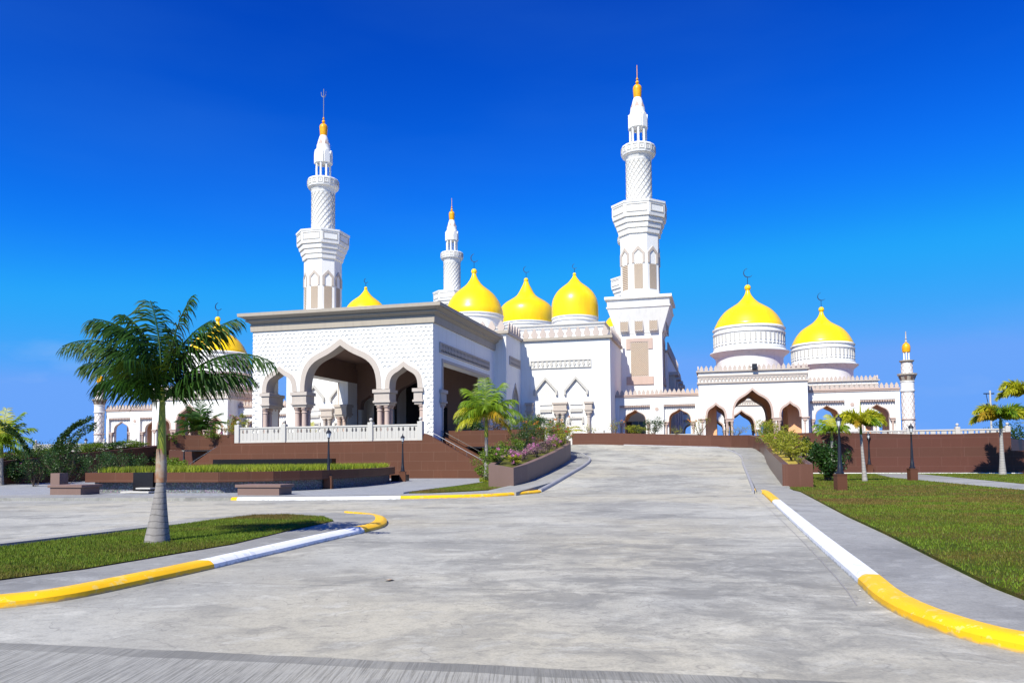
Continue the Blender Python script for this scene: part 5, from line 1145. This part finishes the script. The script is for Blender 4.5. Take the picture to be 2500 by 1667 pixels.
# dark planting in the lower garden right of the stairs
for k,(u,v,w,h) in enumerate(((5.6,-2.5,2.2,2.0),(7.2,-4.5,2.2,1.9),(8.2,-8,2,1.9),(6.6,.8,1.8,2.6),(8.6,-13,1.6,1.6))):
    x,y=b2w(u,v); shrub(['leafy shrub at the foot of the right stair handrail','dark shrub between the stair and the ramp planter','green shrub rising behind the ramp planter','climbing shrub under the right drive parapet','low shrub nearest the planter front behind the rim'][k],x,y,.05,w,h,2200,LEAF if k!=3 else LEAFD,.06,PINK if k==1 else None,30,9,seed=90+k,name='garden_shrub',group='shrubs in the lower garden')
# hanging dry plants on the right parapet
for k,(u,v,w,h,mt) in enumerate(((2.2,2.5,1.6,1.3,LEAFD),(4.0,2.5,2.0,1.5,PALMB),(6.,2.4,1.8,1.2,LEAF),(7.8,2.0,1.8,1.3,LEAFD))):
    x,y=b2w(u,v+.3); shrub(['dark shrub on the drive parapet beside the portal','dry brown shrub on the drive parapet behind the palm','green shrub on the drive parapet right of the palm','shrub on the drive parapet near its rounded end'][k],x,y,3.3,w,h,1300,mt,.06,RED if k==1 else None,20,8,seed=120+k,name='parapet_shrub',group='shrubs on the drive parapets')
# left hedge mass
def onM(u,v): x,y=b2w(2*AX-u,v); return x,y,zL(u,v)-.2
k=0
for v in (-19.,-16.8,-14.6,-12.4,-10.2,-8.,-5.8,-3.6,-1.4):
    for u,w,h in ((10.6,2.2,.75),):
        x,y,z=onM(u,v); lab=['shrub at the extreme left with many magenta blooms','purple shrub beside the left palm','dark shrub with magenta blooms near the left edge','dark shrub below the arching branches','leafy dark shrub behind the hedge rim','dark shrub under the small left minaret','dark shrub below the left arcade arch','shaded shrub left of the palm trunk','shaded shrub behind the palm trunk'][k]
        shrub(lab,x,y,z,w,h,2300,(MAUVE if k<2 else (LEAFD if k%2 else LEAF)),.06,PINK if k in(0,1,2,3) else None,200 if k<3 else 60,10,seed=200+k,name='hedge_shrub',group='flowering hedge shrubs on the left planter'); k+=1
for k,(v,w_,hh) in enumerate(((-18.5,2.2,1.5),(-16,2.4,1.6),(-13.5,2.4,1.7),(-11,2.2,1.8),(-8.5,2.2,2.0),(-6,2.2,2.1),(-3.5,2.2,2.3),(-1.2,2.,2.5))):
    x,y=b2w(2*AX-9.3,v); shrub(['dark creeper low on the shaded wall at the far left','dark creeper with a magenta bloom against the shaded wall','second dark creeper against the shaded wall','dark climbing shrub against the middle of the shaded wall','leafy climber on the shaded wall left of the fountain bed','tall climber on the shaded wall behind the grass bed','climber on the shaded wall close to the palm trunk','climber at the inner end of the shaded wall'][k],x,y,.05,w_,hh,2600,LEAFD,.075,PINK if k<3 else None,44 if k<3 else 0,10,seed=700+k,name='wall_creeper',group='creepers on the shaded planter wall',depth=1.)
for k,(px,py,Y) in enumerate(((85,1100,47),(140,1095,47),(165,1100,47),(280,1100,55),(330,1105,57),(235,1100,52))):
    x,y,z=DY(px,py,Y); hs_=1.9 if k>2 else 1.5
    t=shrub(['arching branch shrub curling up at the far left','tallest arching shrub with long feathery branches at left','arching shrub leaning right beside the leftmost lamp','loose dark shrub in front of the left arcade','shaded shrub close to the left of the palm trunk','dark shrub beside the small left lamp'][k],x,y,.09,1.7,z+.25 if k<3 else z-.1,1700,LEAFD,.06,None,0,9,seed=300+k,name='arching_shrub',group='tall loose shrubs on the left')
    if k<3:
        m=MB(); rr=random.Random(k)
        for j in range(3):
            a=rr.uniform(-.3,.6) if k!=0 else rr.uniform(2.4,3.2); L=rr.uniform(2.4,3.4); base=Vector((x+rr.uniform(-.3,.3),y-.5,z-.4)); P=[]
            for s in range(9): q=s/8; P.append(base+Vector((math.cos(a)*L*.75*q**1.6,rr.uniform(-.1,.1)*q,L*(q-.30*q**3))))
            m.tube([tuple(p) for p in P],[.035*(1-.8*i/8) for i in range(9)],5)
            for p,p2 in zip(P[1:],P[2:]): leaves(m,p,(.14,.14,.16),30,.075,rr); leaves(m,(p+p2)/2,(.14,.14,.16),30,.075,rr)
        m.build('arching_branch',LEAFD,t,recalc=False)
for k,(px,py,w,h,mt,fl) in enumerate(((560,1052,1.8,1.2,LEAFY,ORNG),(520,1062,1.6,.8,LEAF,PINK),(590,1040,1.3,1.4,LEAFY,PINK),(430,1075,1.5,.9,LEAF,PINK))):
    x,y,z=DY(px,py,66); shrub(['orange and yellow shrub above the left drive parapet','low pink flowering shrub right of the bushy palm','thin pink flowering shrub next to the balustrade end post','small shrub with pink flowers right behind the palm trunk'][k],x,y,z-.4,w,h,900,mt,.06,fl,160,8,seed=400+k,name='parapet_shrub',group='shrubs on the drive parapets')
for k,(u,v) in enumerate(((-21.5,-2),(-23.,-.6),(-24,.6))):
    x,y=b2w(u,v); shrub(['green shrub at the foot of the left stair','shrub below the left drive parapet beside the lamp','shrub in the dark corner below the left drive parapet'][k],x,y,.1,2.,[1.3,1.6,1.6][k],1600,LEAF,.07,None,0,9,seed=440+k,name='garden_shrub',group='shrubs in the lower garden')
# far things
x,y,z=DY(2500,1080,90); shrub('dark tree mass at the far right edge above the white posts',x,y,0,7,4.4,4200,LEAFD,.16,None,0,14,seed=500,name='dark_tree',cat='tree',group='far trees',twr=.05)
def pillar(px,k):
    x,y,z=DY(px,1084,80); m=MB(); m.box(x-.22,x+.22,y-.22,y+.22,0,z); m.box(x-.3,x+.3,y-.3,y+.3,z,z+.1); o=m.build('white_gate_post',WHITE,None,['left white gate post at the far right below the dark tree','right white gate post cut by the picture edge'][k],'gate post','white gate posts',off=(x,y,0),rot=False)
pillar(2476,0); pillar(2499,1)
x,y,z=DY(2417,957,95); t=thing('utility_pole','dark utility pole with a transformer beyond the right balustrade','utility pole',(x,y,0),frame='W')
m=MB(); m.tube([(x,y,0),(x,y,z+.2)],.11,8); m.build('pole',STONE,t)
m=MB(); m.box(x-.8,x+.5,y-.05,y+.05,z-.25,z-.12); m.box(x-.5,x+.9,y-.05,y+.05,z-2.6,z-2.48); m.tube([(x-.5,y,z-.2),(x-.1,y,z-2.4)],.04); m.build('cross_arms',LAMPB,t)
m=MB(); m.lathe([(.22,z-2.5),(.22,z-1.6),(.1,z-1.5)],x+.45,y,12); m.lathe([(.15,z-2.1),(.15,z-1.4)],x-.4,y,12); m.build('transformer',METAL,t)
# distant white compound at the left horizon
wc=thing('far_compound','row of low white buildings on the left horizon behind the shrubs','building',(-120,180,0),frame='W')
m=MB(); rr=random.Random(4)
for i in range(14):
    px=60+i*26; x,y,z=DY(px,1106+rr.uniform(-3,4),rr.uniform(150,190)); wd=rr.uniform(2.2,5); m.box(x-wd,x+wd,y,y+6,0,z)
m.build('wall',WHITE,wc)
m=MB()
for i in range(26):
    px=66+i*13; x,y,z=DY(px,1112,149.5); m.box(x-.4,x+.4,y-.02,y,z-.5,z+.4)
m.build('window_row',STONE,wc)
for k in range(2):
    x,y,z=DY((150,178)[k],1099,160); m=MB(); m.lathe([(.9,z-1.5),(.9,z-.3),(.5,z+.2),(.05,z+.5)],x,y,14); m.build('water_tank',WHITE,wc,smooth=True)
# ------------------------------------------------------------------ grass blades
def inpoly(P,x,y):
    c=np.zeros(x.shape,bool); n=len(P)
    for i in range(n):
        x1,y1=P[i]; x2,y2=P[(i+1)%n]; k=((y1>y)!=(y2>y))&(x<(x2-x1)*(y-y1)/((y2-y1) or 1e-9)+x1); c^=k
    return c
def grass(name,poly,z,n,h,w,mats,bx=None,excl=(),frame='W',dens=None,lean=.6,label=None):
    rg=np.random.default_rng(len(name)+n); P=np.array(poly); lo=P.min(0) if bx is None else np.array(bx[:2]); hi=P.max(0) if bx is None else np.array(bx[2:])
    xs=[];ys=[]
    tot=0
    while tot<n:
        x=rg.uniform(lo[0],hi[0],n); y=rg.uniform(lo[1],hi[1],n)
        k=inpoly(poly,x,y)
        for e in excl: k&=~inpoly(e,x,y)
        if dens: k&=rg.random(n)<dens(x,y)
        xs.append(x[k]); ys.append(y[k]); tot+=k.sum()
        if len(xs)>40: break
    x=np.concatenate(xs)[:n]; y=np.concatenate(ys)[:n]; n=len(x)
    a=rg.uniform(0,2*np.pi,n); hh=h*rg.uniform(.5,1.25,n); ww=w*rg.uniform(.6,1.3,n); la=rg.uniform(0,2*np.pi,n); ll=lean*hh*rg.random(n)
    V=np.zeros((n,3,3)); V[:,0]=np.stack([x-ww*np.cos(a),y-ww*np.sin(a),np.full(n,z)],1); V[:,1]=np.stack([x+ww*np.cos(a),y+ww*np.sin(a),np.full(n,z)],1); V[:,2]=np.stack([x+ll*np.cos(la),y+ll*np.sin(la),z+hh],1)
    me=bpy.data.meshes.new(name); me.vertices.add(3*n); me.vertices.foreach_set('co',V.reshape(-1)); me.loops.add(3*n); me.loops.foreach_set('vertex_index',np.arange(3*n)); me.polygons.add(n); me.polygons.foreach_set('loop_start',np.arange(0,3*n,3)); me.polygons.foreach_set('loop_total',np.full(n,3))
    for q in mats: me.materials.append(q)
    pat=(np.sin(x*.9+1.3*np.sin(y*.7))+np.sin(y*1.7+x*.4)+rg.normal(0,.9,n))>.9
    me.polygons.foreach_set('material_index',(pat&(len(mats)>1)).astype(int)); me.update(); me.validate()
    o=bpy.data.objects.new(name,me); COL.objects.link(o)
    if frame=='B': o.location=(OX,OY,0); o.rotation_euler.z=-PHI
    tag(o,label,None,None,'stuff'); return o
grass('island_grass',lawnA,.13,90000,.045,.006,[GRASS,GRASSD],label='short mown grass around the foreground palm',bx=(-11,8.5,-4.5,21.5))
grass('lawn_grass',rl,.165,80000,.05,.008,[GRASS,GRASSD],excl=[pathR],bx=(5,6.5,15,26),label='mown grass of the near right lawn')
grass('lawn_grass',rl,.165,70000,.06,.014,[GRASS,GRASSD],excl=[pathR],bx=(8,20,32,56),label='mown grass of the far right lawn')
grass('verge_grass',tl,.14,9000,.06,.012,[GRASS,GRASSD],label='grass triangle below the left planter')
grass('bed_grass',inset(OV,.42),.96,26000,.34,.022,[GRASST,GRASS],frame='B',dens=lambda x,y: np.clip(np.exp(-((y+25)/2.6)**2)*1.0+.25+.5*(x>.2),0,1),label='tall yellow-green grass filling the raised bed')
x,y=G(1188,1176,.13); grass('grass_tuft',[(x-.4,y-.35),(x+.5,y-.35),(x+.5,y+.1),(x-.4,y+.1)],.13,700,.3,.012,[GRASST,GRASS],label='tuft of long grass at the foot of the stair palm')

# dry leaves and pebbles lying on the road
def litter(px,py,s,lab,name,mt,cat):
    x,y=G(px,py); mb=MB(); rr=random.Random(px)
    if name=='dry_leaf':
        a=rr.uniform(0,3); P=[(x+s*math.cos(a+q)*k,y+s*math.sin(a+q)*k,.006+zz) for q,k,zz in ((0,1,.0),(.9,.5,.02),(2.2,.6,.01),(3.14,1,.03),(4.1,.55,.015),(5.4,.5,.02))]
        I=[mb.P(*p) for p in P]; C_=mb.P(x,y,.004)
        for k in range(6): mb.face(C_,I[k],I[(k+1)%6])
    else: mb.lathe([(.001,0),(s*.8,.01),(s,.4*s),(s*.6,s*.8),(.001,s)],x,y,7)
    mb.build(name,mt,None,lab,cat,off=(x,y,0),rot=False,recalc=name!='dry_leaf')
litter(950,1418,.085,'small curled brown dry leaf in the middle of the road','dry_leaf',SHEATHR,'leaf')
litter(2100,1442,.018,'small grey pebble beside the white and yellow kerb joint','pebble',STONE,'pebble')
litter(2124,1473,.018,'small grey pebble by the start of the large yellow kerb','pebble',STONE,'pebble')
litter(1960,1303,.018,'lone grey pebble at the foot of the white kerb','pebble',STONE,'pebble')
# ------------------------------------------------------------------ camera, light, sky
cam=bpy.data.cameras.new('camera'); co=bpy.data.objects.new('camera',cam); COL.objects.link(co); scn.camera=co
Rt=Vector((1,0,0)); Up=Vector((0,-st,ct)); Fw=Vector((0,ct,st)); c_r=Rt*cr+Up*sr; c_u=-Rt*sr+Up*cr
Mx=Matrix((c_r,c_u,-Fw)).transposed().to_4x4(); Mx.translation=Vector((0,0,HE)); co.matrix_world=Mx
cam.sensor_width=36; cam.sensor_fit='HORIZONTAL'; cam.lens=36*F/2500; cam.shift_x=(1250-CX)/2500; cam.shift_y=(CY-833.5)/2500; cam.clip_start=.1; cam.clip_end=6000
SAZ,SEL=R(28.5),R(45)
d=Vector((math.sin(SAZ)*math.cos(SEL),math.cos(SAZ)*math.cos(SEL),-math.sin(SEL)))
sl=bpy.data.lights.new('sun','SUN'); sl.energy=4.9; sl.angle=R(.53); sl.color=(1,.955,.82); so=bpy.data.objects.new('sun',sl); COL.objects.link(so); so.rotation_euler=d.to_track_quat('-Z','Y').to_euler()
w=bpy.data.worlds.new('World'); scn.world=w; w.use_nodes=True; N=w.node_tree; bg=N.nodes['Background']
sky=N.nodes.new('ShaderNodeTexSky'); sky.sky_type='NISHITA'; sky.sun_disc=False; sky.sun_elevation=SEL; sky.sun_rotation=math.atan2(-d.x,-d.y)
sky.air_density=1.0; sky.dust_density=.1; sky.ozone_density=3.5; sky.altitude=300
hs=N.nodes.new('ShaderNodeHueSaturation'); hs.inputs['Saturation'].default_value=1.12
mx=N.nodes.new('ShaderNodeMix'); mx.data_type='RGBA'; mx.blend_type='MULTIPLY'; mx.inputs[0].default_value=1.; mx.inputs[7].default_value=(.10,.54,1.22,1)
N.links.new(sky.outputs[0],hs.inputs['Color']); N.links.new(hs.outputs[0],mx.inputs[6]); 
S_=.095; sep=N.nodes.new('ShaderNodeSeparateColor'); com=N.nodes.new('ShaderNodeCombineColor'); N.links.new(mx.outputs[2],sep.inputs[0])
for i,(k,p,mxv) in enumerate(((3200,3.0,.105),(12.,2.1,.27),(1.75,1.4,.68))):
    a=N.nodes.new('ShaderNodeMath'); a.operation='MULTIPLY'; a.inputs[1].default_value=S_; N.links.new(sep.outputs[i],a.inputs[0])
    b=N.nodes.new('ShaderNodeMath'); b.operation='POWER'; b.inputs[1].default_value=p; N.links.new(a.outputs[0],b.inputs[0])
    c=N.nodes.new('ShaderNodeMath'); c.operation='MULTIPLY'; c.inputs[1].default_value=k*.9; N.links.new(b.outputs[0],c.inputs[0])
    e=N.nodes.new('ShaderNodeMath'); e.operation='SMOOTH_MIN'; e.inputs[1].default_value=mxv; e.inputs[2].default_value=mxv*.25; N.links.new(c.outputs[0],e.inputs[0])
    f=N.nodes.new('ShaderNodeMath'); f.operation='DIVIDE'; f.inputs[1].default_value=S_; N.links.new(e.outputs[0],f.inputs[0]); N.links.new(f.outputs[0],com.inputs[i])
# faint low cloud bank over the left horizon
tcw=N.nodes.new('ShaderNodeTexCoord'); mpw=N.nodes.new('ShaderNodeMapping'); mpw.inputs['Scale'].default_value=(5,5,14); N.links.new(tcw.outputs['Generated'],mpw.inputs['Vector'])
nz=N.nodes.new('ShaderNodeTexNoise'); nz.inputs['Scale'].default_value=1.3; nz.inputs['Detail'].default_value=6; N.links.new(mpw.outputs[0],nz.inputs['Vector'])
rw_=N.nodes.new('ShaderNodeValToRGB'); rw_.color_ramp.elements[0].position=.50; rw_.color_ramp.elements[1].position=.72; N.links.new(nz.outputs['Fac'],rw_.inputs['Fac'])
sx=N.nodes.new('ShaderNodeSeparateXYZ'); N.links.new(tcw.outputs['Generated'],sx.inputs[0])
def mr(src,a,b,c,d_):
    q=N.nodes.new('ShaderNodeMapRange'); q.inputs[1].default_value=a; q.inputs[2].default_value=b; q.inputs[3].default_value=c; q.inputs[4].default_value=d_; N.links.new(src,q.inputs[0]); return q.outputs[0]
def ml(a,b):
    q=N.nodes.new('ShaderNodeMath'); q.operation='MULTIPLY'; N.links.new(a,q.inputs[0]); N.links.new(b,q.inputs[1]); return q.outputs[0]
fac=ml(ml(rw_.outputs['Color'],mr(sx.outputs[2],.02,.17,.85,0.)),mr(sx.outputs[0],-.5,.2,1.,.35))
mxc=N.nodes.new('ShaderNodeMix'); mxc.data_type='RGBA'; N.links.new(fac,mxc.inputs[0]); N.links.new(com.outputs[0],mxc.inputs[6]); mxc.inputs[7].default_value=(3.2,4.3,6.6,1)
mp2=N.nodes.new('ShaderNodeMapping'); mp2.inputs['Scale'].default_value=(1.2,1.2,5.5); mp2.inputs['Rotation'].default_value=(.12,.1,0); N.links.new(tcw.outputs['Generated'],mp2.inputs['Vector'])
n2=N.nodes.new('ShaderNodeTexNoise'); n2.inputs['Scale'].default_value=1.6; n2.inputs['Detail'].default_value=5; N.links.new(mp2.outputs[0],n2.inputs['Vector'])
f2=mr(n2.outputs['Fac'],.45,.75,0.,.05); mx2=N.nodes.new('ShaderNodeMix'); mx2.data_type='RGBA'; N.links.new(f2,mx2.inputs[0]); N.links.new(mxc.outputs[2],mx2.inputs[6]); mx2.inputs[7].default_value=(.9,3.4,7.0,1)
N.links.new(mx2.outputs[2],bg.inputs['Color']); bg.inputs['Strength'].default_value=.095
scn.view_settings.view_transform='Standard'; scn.view_settings.look='None'; scn.view_settings.gamma=1; scn.view_settings.exposure=.5
scn.render.engine='CYCLES'; scn.cycles.max_bounces=8; scn.cycles.transparent_max_bounces=8
